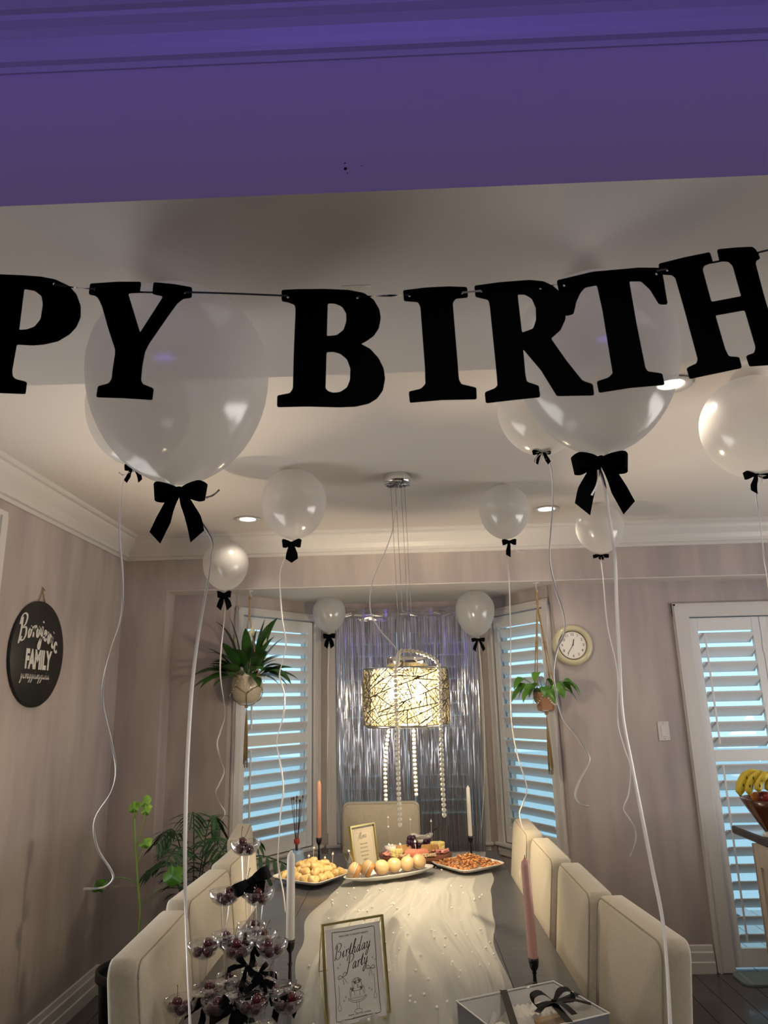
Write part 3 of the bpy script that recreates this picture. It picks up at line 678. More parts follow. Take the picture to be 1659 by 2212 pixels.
# strip of clear tape on the beam's underside
b = MB(); p = atZ(770, 622, 2.35); b.box((p.x-.027, p.y-.009, 2.3494), (p.x+.027, p.y+.009, 2.35)); solo('tape_strip', b, m_tape, (p.x, p.y, 2.35), 'shiny strip of clear tape stuck on the beam above the banner letter B', 'tape')

# ------------------------------------------------------------------ pendant lamp
LX, LY = 0.0, 3.42; SR, SZ0, SZ1 = .201, 1.495, 1.745
t = empty('pendant_lamp', (LX, LY, CZ), label='drum pendant lamp with a glowing cracked web shade over the table', cat='lamp')
b = MB(); b.lathe([(.068, CZ-.045), (.072, CZ-.042), (.072, CZ-.002), (.070, CZ)], (LX-.01, LY, 0), 32); cano = obj('canopy', b, m_chrome, t, world=True)
b = MB()
for k in range(46):
    a = random.uniform(0, 2*pi); q = sqrt(random.random())*.06; a2 = random.uniform(0, pi); l = .012
    b.box((-l, -.0012, -.003), (l, .0012, 0), Matrix.Translation((LX-.01+q*cos(a), LY+q*sin(a), CZ-.045))@Matrix.Rotation(a2, 4, 'Z'))
obj('canopy_grating', b, m_steel, cano, world=True)
for (dx, dy) in ((-.036, -.02), (-.012, .03), (.016, -.03), (.034, .02)):
    b = MB(); b.tube([(LX-.01+dx, LY+dy, CZ-.045), (LX+dx*.9+.01, LY+dy, SZ1+.055)], .0011, 5); obj('cable', b, m_steel, t, world=True)
b = MB(); b.tube(smooth_pts([(LX-.008, LY, CZ-.04)]+[atY(x, y, LY) for x, y in ((862,1075),(853,1115),(847,1150),(832,1192),(812,1235),(802,1270),(799,1300),(803,1330),(822,1362),(845,1388),(866,1412),(878,1425))], 5), .0028, 6); obj('power_cord', b, m_white, t, world=True)
b = MB(); b.lathe([(.085, SZ1+.0), (.10, SZ1+.002), (.10, SZ1+.048), (.094, SZ1+.055), (.02, SZ1+.057), (.0001, SZ1+.057)], (LX+.01, LY, 0), 40, cap=False)
obj('top_cap', b, m_chrome, t, world=True)
b = MB()
for k in range(3):
    a = 2*pi*k/3+.3; b.box((.02, -.009, SZ1-.004), (SR-.003, .009, SZ1+.002), Matrix.Translation((LX, LY, 0))@Matrix.Rotation(a, 4, 'Z'))
b.lathe([(SR-.006, SZ1-.004), (SR+.001, SZ1-.004), (SR+.001, SZ1+.003), (SR-.006, SZ1+.003), (SR-.006, SZ1-.004)], (LX, LY, 0), 56, cap=False)
obj('top_ring', b, m_steel, t, world=True)
b = MB(); b.lathe([(SR-.03, SZ0-.012), (SR-.004, SZ0-.012), (SR-.001, SZ0), (SR-.03, SZ0), (SR-.03, SZ0-.012)], (LX, LY, 0), 56, cap=False); obj('bottom_ring', b, m_chrome, t, world=True)
b = MB(); b.lathe([(.0001, SZ0-.004), (.168, SZ0-.004)], (LX, LY, 0), 40, cap=False); obj('bottom_diffuser', b, m_lining, t, world=True)
b = MB(); b.lathe([(.165, SZ0), (.165, SZ1-.006)], (LX, LY, 0), 56, cap=False); obj('lining', b, m_lining, t, world=True)
m_bulb = mat('glowing_bulb', (1, 1, 1), .4, emit=(1.0, .86, .55), estr=3)
for k in range(3):
    a = 2*pi*k/3+.5; b = MB(); b.ball((LX+.075*cos(a), LY+.075*sin(a), 1.625), .024, 14, 9, (1, 1, 1.35)); b.lathe([(.012, 1.655), (.014, 1.70)], (LX+.075*cos(a), LY+.075*sin(a), 0), 12); obj('bulb', b, m_bulb, t, world=True)
# cracked web: recursive splitting of the unrolled drum into convex cells
RW = random.Random(11)
def split(poly, p, d):
    A, B = [], []
    n = len(poly)
    for i in range(n):
        a, c = poly[i], poly[(i+1) % n]; sa = (a-p).cross(d); sc = (c-p).cross(d)
        (A if sa >= 0 else B).append(a)
        if (sa >= 0) != (sc >= 0):
            q = a+(c-a)*(sa/(sa-sc)); A.append(q); B.append(q)
    return A, B
cells = [[Vector((0, SZ0)), Vector((2*pi*SR, SZ0)), Vector((2*pi*SR, SZ1)), Vector((0, SZ1))]]
lines = []
def area(P): return abs(sum(P[i].cross(P[(i+1) % len(P)]) for i in range(len(P))))/2
for it in range(900):
    cells.sort(key=area); P = cells.pop()
    if area(P) < .00055: cells.append(P); break
    c = sum(P, Vector((0, 0)))/len(P); a = RW.choice([.7, 2.2, 1.0, 1.9, .2])+RW.uniform(-.4, .4); c = c+Vector((RW.uniform(-.2, .2), RW.uniform(-.2, .2)))*sqrt(area(P))
    A, B2 = split(P, c, Vector((cos(a), sin(a))))
    if len(A) > 2 and len(B2) > 2:
        cells += [A, B2]; e = [q for q in A if any((q-w).length < 1e-7 for w in B2)]
        if len(e) >= 2: lines.append((e[0], e[1], .0030 if it > 60 else .0048))
    else: cells.append(P)
b = MB()
for (p, q, w) in lines:
    L = (q-p).length; k = max(1, int(L/.02)); d = (q-p)/max(L, 1e-9); nn = Vector((-d.y, d.x))*w/2; vs = []
    for i in range(k+1):
        c = p+d*L*i/k
        for o in (c-nn, c+nn): th = o.x/SR; vs.append((LX+SR*cos(th), LY+SR*sin(th), min(max(o.y, SZ0), SZ1)))
        for o in (c+nn, c-nn): th = o.x/SR; vs.append((LX+(SR-.0025)*cos(th), LY+(SR-.0025)*sin(th), min(max(o.y, SZ0), SZ1)))
    fs = []
    for i in range(k):
        for j in range(4): fs.append((4*i+j, 4*i+(j+1) % 4, 4*i+4+(j+1) % 4, 4*i+4+j))
    b.add(vs, fs)
obj('shade_web', b, m_web, t, world=True)
# pearl garlands draped over the lamp
gp = []
def garland(label, pts, r, group):
    P = smooth_pts(pts, 12); L = [0]
    for i in range(1, len(P)): L.append(L[-1]+(P[i]-P[i-1]).length)
    g = empty('pearl_garland', P[0], label=label, cat='garland', group=group)
    key = round(r, 4); q = MB(); q.ball((0, 0, 0), r, 10, 7); me = mesh_of('pearl', q, m_pearl); s = 0; i = 0; cnt = 0
    while s < L[-1]:
        while L[i+1] < s: i += 1
        u = (s-L[i])/max(1e-9, L[i+1]-L[i]); pos = P[i].lerp(P[i+1], u)
        o = bpy.data.objects.new('pearl', me); COL.objects.link(o); o.parent = g; o.location = pos-P[0]; s += 2*r*1.03; cnt += 1
    return g
GG = 'pearl strands over the pendant lamp'
yf = LY-SR-.014
def hang(px, pyb, Y, r=.0098): p = atY(px, 1560, Y); q = atY(px, pyb, Y); return p.x, q.z
x, z = hang(857, 1783, yf); garland('longest pearl strand, hanging down the front of the pendant lamp', [(x+.02, LY-.06, SZ1+.072), (x+.015, LY-.13, SZ1+.06), (x+.01, yf+.01, SZ1+.016), (x, yf-.004, SZ1-.03), (x, yf, SZ0), (x, yf, (SZ0+z)/2), (x+.002, yf, z)], .0098, GG)
x, z = hang(950, 1765, LY-.14); xe = x
garland('rightmost pearl strand hanging from the pendant lamp', [(x-.16, LY-.10, SZ1+.078), (x-.10, LY-.13, SZ1+.072), (x-.03, LY-.15, SZ1+.045), (x+.004, LY-.163, SZ1-.0+.01), (x+.006, LY-.176, SZ1-.04), (x+.003, LY-.176, SZ0), (x, LY-.176, (SZ0+z)/2), (x+.001, LY-.176, z)], .0098, GG)
x, z = hang(830, 1730, LY+.13); garland('leftmost pearl strand, hanging behind the pendant lamp', [(x+.02, LY+.14, SZ0-.02), (x, LY+.13, (SZ0+z)/2), (x-.001, LY+.13, z)], .0092, GG)
x, z = hang(893, 1722, LY+.15); garland('short pearl strand hanging centrally behind the pendant lamp', [(x, LY+.15, SZ0-.02), (x, LY+.15, (SZ0+z)/2), (x+.003, LY+.15, z)], .0092, GG)

# ------------------------------------------------------------------ foil curtain
t = empty('foil_fringe_curtain', (0, 5.43, 2.28), label='silver foil fringe curtain hanging in front of the centre bay window', cat='curtain')
b = MB(); n = 40
vs = []
for i in range(n+1):
    x = -.50+1.04*i/n; y = 5.43+.008*sin(i*1.9)
    vs += [(x, y, 2.285+.004*sin(i*.8)), (x, y+.006*sin(i), 2.20)]
b.add(vs, [(2*i, 2*i+1, 2*i+3, 2*i+2) for i in range(n)], True); obj('header_band', b, m_film, t, world=True)
b = MB(); RC = random.Random(3)
for i in range(760):
    x = -.52+1.07*(i+RC.random())/760; y = 5.43+RC.uniform(-.025, .015); zb = .45+RC.uniform(-.05, .15); w = RC.uniform(.0024, .0046); a = RC.uniform(-1.0, 1.0); tw = RC.uniform(-1.6, 1.6)
    pts, ds = [], []; m = 16; ph = RC.uniform(0, 6); am = RC.uniform(.001, .006)
    for j in range(m+1):
        u = j/m; z = 2.215*(1-u)+zb*u; aa = a+tw*u+.35*sin(7*u+ph)+RC.uniform(-.25, .25); pts.append((x+am*sin(ph+9*u)-(x-.02)*.05*u, y+am*cos(ph+7*u), z)); ds.append(Vector((cos(aa), sin(aa), 0)))
    b.strip(pts, ds, [w]*(m+1))
s = obj('fringe_strands', b, m_foil, t, world=True, kind='stuff')
b = MB()
for i in range(46):
    x = -.5+1.02*RC.random(); z = 2.2+RC.uniform(.0, .07); b.strip([(x-.03, 5.415, z), (x+.03, 5.42, z+RC.uniform(-.02, .02))], [Vector((0, RC.uniform(-.5, .5), 1)).normalized()]*2, [.012, .006])
obj('foil_wrinkles', b, m_foil, t, world=True, kind='stuff')

# ------------------------------------------------------------------ wall things
STK = {
 'B': ([[(.25,2.1),(.22,1),(.05,-.05)], [(-.05,1.6),(.1,2.2),(.55,2.35),(1.0,2.0),(.85,1.4),(.45,1.15),(1.0,1.0),(1.1,.4),(.75,0),(.35,.15),(.45,.4)]], 1.35),
 'i': ([[(0,.3),(.2,1),(.15,.3),(.25,.02),(.5,.3)], [(.27,1.45),(.29,1.55)]], .5), 'r': ([[(.02,1),(.12,.7),(.12,.0)], [(.12,.45),(.28,.95),(.45,1.02),(.52,.85)]], .5),
 't': ([[(0,.3),(.35,1.75),(.2,.4),(.3,.02),(.5,.3)], [(.08,1.15),(.5,1.2)]], .5), 'h': ([[(0,.3),(.5,1.8),(.4,2.15),(.25,1.5),(.1,0)], [(.12,.5),(.4,1),(.55,.85),(.5,.3),(.6,.02),(.8,.3)]], .78),
 'd': ([[(.6,.85),(.35,1),(.08,.5),(.2,.02),(.45,.3),(.62,.9)], [(.85,2.2),(.6,.6),(.6,.1),(.7,.02),(.9,.3)]], .88), 'a': ([[(.6,.85),(.35,1),(.08,.5),(.2,.02),(.45,.3),(.62,.95)], [(.62,.95),(.58,.2),(.68,.02),(.9,.3)]], .85),
 'y': ([[(0,.8),(.12,1),(.12,.3),(.25,.05),(.5,.4),(.65,1)], [(.65,1),(.5,-.2),(.25,-.95),(.05,-.8),(.2,-.2),(.8,.3)]], .8), 'P': ([[(.36,2.15),(.30,.9),(.16,-.3),(-.02,-.5)], [(-.15,1.5),(.05,2.15),(.6,2.4),(1.1,2.0),(.95,1.35),(.5,1.1),(.38,1.2)]], 1.0),
 'o': ([[(.4,1),(.1,.6),(.18,.05),(.42,.2),(.5,.75),(.36,1),(.4,.8),(.75,.85)]], .68), 'j': ([[(-.05,.3),(.25,1.1),(.2,0),(.02,-.95),(-.25,-.75),(.05,-.1),(.5,.3)], [(.28,1.5),(.3,1.65)]], .45),
 'e': ([[(0,.35),(.4,.6),(.38,.95),(.18,.85),(.12,.25),(.3,0),(.6,.3)]], .58), 'v': ([[(0,.75),(.15,1),(.15,.3),(.27,.02),(.45,.4),(.55,1),(.8,.85)]], .72), 'c': ([[(.5,.8),(.38,1),(.1,.6),(.15,.05),(.35,.02),(.65,.35)]], .6),
 'M': ([[(-.3,0),(-.15,-.15),(.1,.4),(.45,2.1),(.45,1),(.5,.2)], [(.5,.2),(.75,1.2),(1.05,2.1),(1.0,.8),(1.1,.02),(1.3,.3)]], 1.25), 'n': ([[(0,.3),(.15,1),(.15,.0)], [(.15,.5),(.4,1),(.5,.7),(.48,.2),(.58,.02),(.75,.3)]], .72),
 'u': ([[(0,.4),(.12,1),(.12,.25),(.28,.02),(.5,.5),(.55,1)], [(.55,1),(.52,.2),(.6,.02),(.8,.3)]], .76), 'g': ([[(.6,.85),(.35,1),(.08,.5),(.2,.02),(.5,.4),(.62,.95),(.5,-.4),(.2,-.8),(.1,-.5),(.8,.3)]], .8), 'p': ([[(0,.4),(.2,1),(.02,-.9)], [(.2,.7),(.45,1),(.6,.6),(.4,.05),(.2,.2)]], .7),
}
def script_word(mb, word, x0, z0, s, w, place, slant=.25, arc=None, thick=0):
    """handwriting strokes; place maps (x,z) on the card to a point; w = pen width; arc(x) lifts the baseline"""
    x = x0
    for ch_ in word:
        if ch_ == ' ': x += .5*s; continue
        st, adv = STK[ch_]
        for pl in st:
            P = smooth_pts([Vector((px, pz, 0)) for px, pz in pl], 5); n = len(P); vs = []
            for i, p in enumerate(P):
                t_ = P[min(i+1, n-1)]-P[max(i-1, 0)]; t_ = t_.normalized() if t_.length > 1e-9 else Vector((1, 0, 0)); nn = Vector((-t_.y, t_.x, 0))
                ww = w*(.45+.75*abs(t_.y)**1.5)/2
                for q in (p*s-nn*ww, p*s+nn*ww):
                    X = x+q.x+slant*q.y; Z = z0+q.y+(arc(X) if arc else 0); vs.append(place(X, Z))
            mb.add(vs, [(2*i, 2*i+1, 2*i+3, 2*i+2) for i in range(n-1)])
        x += (adv+.12)*s
    return x
def word_len(word, s): return sum(.5*s if c == ' ' else (STK[c][1]+.12)*s for c in word)
def text_mesh(name, txt, size, matl, parent, M, align='CENTER', sx=1.0, bold=0):
    cu = bpy.data.curves.new(name, 'FONT'); cu.body = txt; cu.size = size; cu.align_x = align; cu.align_y = 'CENTER'; cu.extrude = .0002; cu.offset = bold
    tmp = bpy.data.objects.new('tmp', cu); COL.objects.link(tmp); dg = bpy.context.evaluated_depsgraph_get()
    me = bpy.data.meshes.new_from_object(tmp.evaluated_get(dg)); me.name = name; bpy.data.objects.remove(tmp); bpy.data.curves.remove(cu)
    me.materials.clear(); me.materials.append(matl); me.transform(M@Matrix.Diagonal(Vector((sx, 1, 1, 1))))
    o = bpy.data.objects.new(name, me); COL.objects.link(o); o.parent = parent; return o
# round sign on the left wall: local frame x = along +Y of the wall, z up, facing +X
sc = Vector((XL+.002, 3.575, 1.872)); SRD = .262
t = empty('round_sign', sc, -pi/2, label='round black sign with white family name lettering on the left wall', cat='sign')
# local +x -> world -Y ; we want text to read with far side on the right => local x' = world +Y, so use rz=+pi/2 frame
t.rotation_euler = (0, 0, pi/2); ROOTM[t.name] = Matrix.Translation(sc)@Matrix.Rotation(pi/2, 4, 'Z')
RX = Matrix.Rotation(pi/2, 4, 'X')
b = MB(); b.lathe([(SRD, 0), (SRD+.0, .012), (SRD-.003, .016), (.0001, .016)], (0, 0, 0), 64, RX, cap=False); obj('board', b, m_sign, t)
def onsign(x, z, d=-.0175): return (x, d, z)
b = MB(); wl = word_len('Borojevic', .055); script_word(b, 'Borojevic', -wl*.5-.01, .030, .055, .013, onsign, slant=.05, arc=lambda x: .045-.9*x*x*1.6-.12*x); obj('script_lettering', b, m_white, t)
text_mesh('capital_lettering', 'FAMILY', .125, m_white, t, Matrix.Translation((.0, -.0175, -.035))@RX, sx=.62, bold=.006)
b = MB(); script_word(b, 'yuvaggiunyguiuu', -.155, -.125, .022, .0032, onsign, slant=.3); obj('tagline_lettering', b, m_white, t)
b = MB(); b.tube([(-.035, -.006, SRD-.008), (.0, -.005, SRD+.055), (.035, -.006, SRD-.008)], .003, 6); b.tube([(0, 0, SRD+.075), (0, -.014, SRD+.056), (0, -.016, SRD+.062)], .003, 6); obj('hanging_string', b, m_jute, t)
# wall clock
cc = Vector((1.114, YW, 1.93))
t = empty('wall_clock', cc, label='round wall clock with cream rim and roman dial beside the hanging terracotta pot', cat='clock')
b = MB(); b.lathe([(.125, 0), (.133, .008), (.134, .018), (.126, .030), (.112, .036), (.098, .030), (.094, .022)], (0, 0, 0), 56, RX, cap=False); obj('rim', b, m_clockrim, t)
b = MB(); b.lathe([(.094, .0215), (.093, .027), (.0895, .027), (.089, .0205)], (0, 0, 0), 56, RX, cap=False); obj('bezel', b, m_clockd, t)
b = MB(); b.lathe([(.092, .02), (.0001, .02)], (0, 0, 0), 48, RX, cap=False); dial = obj('dial', b, m_paper, t)
for k, s_ in enumerate(['12', '1', '2', '3', '4', '5', '6', '7', '8', '9', '10', '11']):
    a = k*pi/6; text_mesh('numeral', s_, .024, m_inkg, dial, Matrix.Translation((.070*sin(a), -.0206, .070*cos(a)))@RX, bold=.0003)
b = MB(); b.ball((0, -.024, 0), .004, 8, 5); b.box((-.0022, -.0235, -.006), (.0022, -.0225, .040), Matrix.Rotation(radians(14), 4, 'Y')); obj('hour_hand', b, m_ink, t)
b = MB(); b.box((-.0016, -.0225, -.010), (.0016, -.0215, .062), Matrix.Rotation(radians(214), 4, 'Y')); obj('minute_hand', b, m_ink, t)
# light switch
sp = atY(1433.5, 1579, YW)
t = empty('light_switch', (sp.x, YW, sp.z), label='white rocker light switch on the wall left of the patio door', cat='switch')
b = MB(); b.box((-.036, -.006, -.059), (.036, 0, .059), bev=.002); swp = obj('plate', b, m_trim, t)
b = MB(); b.box((-.017, -.0085, -.034), (.017, -.0055, .034), bev=.0012); obj('rocker', b, m_white, swp)
for z in (-.048, .048):
    b = MB(); b.lathe([(.003, 0), (.003, .0068)], (0, 0, z), 8, RX); obj('screw', b, m_steel, swp)

# ------------------------------------------------------------------ plants
def blade(base_, d, L, w, droop, side=None, n=7, cup=.25, roll=0, heart=False):
    """one leaf: two-sided blade with a folded midrib, drooping along its length"""
    d = Vector(d).normalized(); s = d.cross(Vector((0, 0, 1))); s = s.normalized() if s.length > .1 else Vector((1, 0, 0))
    s = (Matrix.Rotation(roll, 3, d)@s); p = Vector(base_); dd = d.copy(); vs = []
    for i in range(n+1):
        u = i/n
        ww = w*(sin(pi*min(1, u**.75)))**.8 if not heart else w*(1-u**2.2)*min(1, .55+u*5)
        if u in (0, 1): ww = w*.04 if not (heart and u == 0) else w*.5
        up = s.cross(dd).normalized()
        vs += [p-s*ww*.5+up*ww*cup*.5, p, p+s*ww*.5+up*ww*cup*.5]
        p = p+dd*(L/n); dd = (dd+Vector((0, 0, -droop/n))).normalized()
    mb = MB(); m = len(vs); mb.add(vs, [(3*i+k, 3*i+k+1, 3*i+k+4, 3*i+k+3) for i in range(n) for k in (0, 1)], True)
    return mb
# peace lily in a cream pot
PL = Vector((-1.030, 4.705, 0)); pz0 = 1.606; pz1 = 1.800
pc = Vector((PL.x, PL.y, pz0))
t = empty('hanging_peace_lily', pc, label='peace lily with dark leaves and white flowers in a cream hanging pot', cat='plant')
b = MB(); b.lathe([(.0001, 0), (.045, .0), (.06, .004), (.085, .035), (.098, .08), (.100, .12), (.092, .165), (.088, .182), (.084, .182), (.086, .16), (.0001, .155)], (0, 0, 0), 36, cap=False); obj('pot', b, m_cpot, t)
RP = random.Random(5)
for k in range(46):
    a = k*2.399+RP.uniform(-.3, .3); el = RP.uniform(.05, 1.1); L = RP.uniform(.15, .25)
    if k < 5: el = 1.35; L = RP.uniform(.24, .32)
    base_ = Vector((.045*cos(a), .03*sin(a), .16)); d = Vector((cos(a)*cos(el), sin(a)*cos(el)*(.15 if sin(a) > 0 else .7)-.1, sin(el)))
    st = base_+d*L*.35; mb = blade(st, d, L, RP.uniform(.062, .085), RP.uniform(.5, 1.5), n=7, roll=RP.uniform(-.4, .4)); mb.tube([base_, st+d*.01], .002, 4); obj('leaf', mb, m_green, t)
for (dx, dz, ang) in ((-.085, .37, -.15), (.03, .42, .1), (.11, .34, .25)):
    mb = MB(); mb.tube(smooth_pts([(dx*.2, 0, .16), (dx*.7, -.01, dz*.7), (dx, -.02, dz)], 4), .0018, 4); mb2 = blade((dx, -.022, dz), (ang, -.1, 1), .075, .04, -.2, n=6); mb.add(mb2.v, mb2.f, True); mb.ball((dx+.002, -.03, dz+.03), .006, 6, 5, (1, 1, 3)); obj('flower', mb, m_flower, t)
# its macrame hanger
hk = Vector((-1.026, PL.y, ZH-.006))
t = empty('macrame_hanger', hk, label='jute plant hanger holding the cream pot at the left shutter, long tassel below', cat='plant hanger')
b = MB(); b.lathe([(.022, 0), (.022, -.004), (.005, -.008), (.004, -.03)], hk, 14); b.tube([hk+Vector((0, 0, -.02)), hk+Vector((.012, 0, -.035)), hk+Vector((.006, 0, -.05)), hk+Vector((-.006, 0, -.045))], .003, 6); obj('ceiling_hook', b, m_trim, t, world=True)
b = MB()
top = hk+Vector((0, 0, -.045)); kn = hk+Vector((0, 0, -.17))
b.tube([top, kn], .007, 6); b.ball(top+Vector((0, 0, -.004)), .011, 8, 6); b.ball(kn, .010, 8, 6)
for k in range(4):
    a = pi/4+k*pi/2+.2; rim = PL+Vector((.094*cos(a), .094*sin(a), pz1+.002)); low = PL+Vector((.104*cos(a), .104*sin(a), pz0+.11))
    b.tube([kn, kn.lerp(rim, .5), rim, low], .0042, 5)
    for s in (-1, 1):
        a2 = a+s*pi/4; mid = PL+Vector((.100*cos(a2), .100*sin(a2), pz0+.062)); b.tube([low, PL+Vector((.107*cos((a+a2)/2), .107*sin((a+a2)/2), pz0+.09)), mid], .003, 5)
        b.tube([mid, PL+Vector((.086*cos(a2), .086*sin(a2), pz0+.026)), PL+Vector((.04*cos(a2), .04*sin(a2), pz0-.006)), PL+Vector((0, 0, pz0-.012))], .003, 5)
obj('cords', b, m_jute, t, world=True)
b = MB(); b.ball(PL+Vector((0, 0, pz0-.018)), .012, 8, 6)
for k in range(16):
    a = k*2.4; q = .006+.010*(k % 3)/2; b.tube(smooth_pts([PL+Vector((0, 0, pz0-.02)), PL+Vector((q*cos(a)*.6, q*sin(a)*.6, pz0-.15)), PL+Vector((q*cos(a), q*sin(a), pz0-.35-.02*(k % 3)))], 3), .0022, 4)
obj('tassel', b, m_jute, t, world=True)
def bead_swags(name, label, C, r, z_hi, z_lo, n, br, m=m_pearlw):
    g = empty(name, C, label=label, cat='garland', group='pearl swags around the hanging pots'); q = MB(); q.ball((0, 0, 0), br, 6, 5); me = mesh_of('pearl', q, m)
    for k in range(n):
        for j in range(14):
            u = j/14; a = 2*pi*(k+u)/n+.3; z = z_hi-(z_hi-z_lo)*sin(pi*u); rr = r(z)
            o = bpy.data.objects.new('pearl', me); COL.objects.link(o); o.parent = g; o.location = Vector((C.x+rr*cos(a), C.y+rr*sin(a), z))-Vector(C)
bead_swags('pearl_swag', 'string of tiny pearls looped around the cream hanging pot', PL+Vector((0, 0, pz1)), lambda z: .109, pz1-.03, pz0+.05, 3, .0035)
# philodendron in terracotta
P2c = Vector((.886, 4.70, 0)); qz0, qz1 = 1.522, 1.638
t = empty('hanging_vine_plant', (P2c.x, P2c.y, qz0), label='bright green leafy plant in a terracotta hanging pot before the right shutter', cat='plant')
b = MB(); b.lathe([(.0001, 0), (.050, 0), (.053, .004), (.066, .075), (.068, .078), (.071, .08), (.074, .112), (.070, .112), (.066, .1), (.0001, .095)], (0, 0, 0), 32, cap=False); obj('pot', b, m_terra, t)
RP = random.Random(9)
for k in range(24):
    a = k*2.399; el = RP.uniform(.2, 1.1); ls = RP.uniform(.06, .17); base_ = Vector((.03*cos(a), .03*sin(a), .10)); yy_ = .1 if sin(a) > 0 else .8; d = Vector((cos(a)*cos(el), sin(a)*cos(el)*yy_-.05, sin(el)))
    tip = base_+d*ls; dl = Vector((cos(a)*.7, sin(a)*.6*yy_-.1, -.25)); mb = blade(tip, dl, RP.uniform(.085, .125), RP.uniform(.055, .075), 1.6, n=6, heart=True, roll=RP.uniform(-.5, .5)); mb.tube(smooth_pts([base_, base_+d*ls*.6+Vector((0, 0, .01)), tip], 3), .002, 4); obj('leaf', mb, m_green2, t)
hk = Vector((.884, P2c.y, ZH-.006))
t = empty('macrame_hanger', hk, label='knotted jute hanger carrying the terracotta pot, tassel in front of the right window trim', cat='plant hanger')
b = MB(); b.lathe([(.022, 0), (.022, -.004), (.005, -.008), (.004, -.05)], hk, 14); b.tube([hk+Vector((0, 0, -.045)), hk+Vector((.008, 0, -.058)), hk+Vector((-.004, 0, -.07))], .003, 6); obj('ceiling_hook', b, m_trim, t, world=True)
b = MB(); top = hk+Vector((0, 0, -.065)); kn = hk+Vector((0, 0, -.14)); b.tube([top, kn], .008, 6); b.ball(top, .010, 8, 6); b.ball(kn, .010, 8, 6)
for k in range(4):
    a = pi/4+k*pi/2; rim = P2c+Vector((.080*cos(a), .080*sin(a), qz1)); pts = [kn.lerp(rim, u/40) for u in range(41)]
    rr = [.0035+(.0028*abs(sin(u*1.3)) if (u % 14) in (4, 5, 6, 7, 8) else 0) for u in range(41)]
    b.tube(pts, rr, 5); b.tube([rim, P2c+Vector((.072*cos(a), .072*sin(a), qz0+.06)), P2c+Vector((.056*cos(a), .056*sin(a), qz0-.002)), P2c+Vector((0, 0, qz0-.012))], .003, 5)
obj('cords', b, m_jute, t, world=True)
b = MB(); b.ball(P2c+Vector((0, 0, qz0-.018)), .013, 8, 6)
for k in range(22):
    a = k*2.4; q = .008+.018*(k % 4)/3; b.tube(smooth_pts([P2c+Vector((0, 0, qz0-.02)), P2c+Vector((.005*cos(a), .005*sin(a), qz0-.12)), P2c+Vector((q*cos(a)*.7, q*sin(a)*.7, qz0-.22)), P2c+Vector((q*cos(a), q*sin(a), qz0-.345-.02*(k % 3)))], 3), .0024, 4)
obj('tassel', b, m_jute, t, world=True)
bead_swags('pearl_swag', 'string of white pearls looped around the terracotta hanging pot', P2c+Vector((0, 0, qz1)), lambda z: .070+(z-qz0)*.1, qz1-.012, qz0+.03, 3, .0045)
# tall potted seedling in the left corner
BP = Vector((-1.27, 3.62, 0))
t = empty('potted_sapling', BP, label='tall thin green stem with few lobed leaves in a black pot, left corner', cat='plant')
b = MB(); b.lathe([(.0001, .002), (.12, .002), (.158, .42), (.172, .425), (.172, .46), (.162, .462), (.155, .44), (.15, .40), (.0001, .40)], (0, 0, 0), 40, cap=False); obj('pot', b, m_bpot, t)
Ys = 3.62
def sp_(x, y): return atY(x, y, Ys)
b = MB(); b.tube(smooth_pts([BP+Vector((-.02, 0, .40)), sp_(302,1990), sp_(297,1900), sp_(291,1800), sp_(290,1766)], 5), [.006]*20+[.004], 6); obj('stem', b, m_stem, t, world=True)
def lobed(cx, cy, rpx, rot, parent, m=m_green3, Y=Ys, stalk=None, squash=1.0):
    c = atY(cx, cy, Y); r = rpx*Y/FPX/1.02; mb = MB(); n = 20; vs = [c+Vector((0, -.01, 0))]
    for k in range(n):
        a = 2*pi*k/n+rot; rr = r*(.78+.22*abs(cos(2.5*(a-rot)))); vs.append(c+Vector((rr*cos(a)*squash, .02*sin(3*a)+.01, rr*sin(a))))
    mb.add(vs, [(0, 1+k, 1+(k+1) % n) for k in range(n)], True)
    if stalk: mb.tube(smooth_pts([c]+[atY(x, y, Y) for x, y in stalk], 4), .0022, 4)
    obj('leaf', mb, m, parent, world=True)
lobed(290, 1744, 13, .4, t, stalk=[(292, 1766)]); lobed(314, 1732, 14, 1.2, t, stalk=[(300, 1745), (292, 1766)], squash=.75); lobed(315, 1750, 13, 2, t, stalk=[(306, 1790), (296, 1825)], squash=.8)
lobed(314, 1822, 12, .9, t, stalk=[(304, 1845), (298, 1865)], squash=1.1); lobed(214, 1915, 15, 0, t, m_green2, stalk=[(240, 1898), (270, 1897), (296, 1908)]); lobed(374, 1893, 22, .7, t, m_green2, stalk=[(350, 1915), (325, 1935), (302, 1960)])
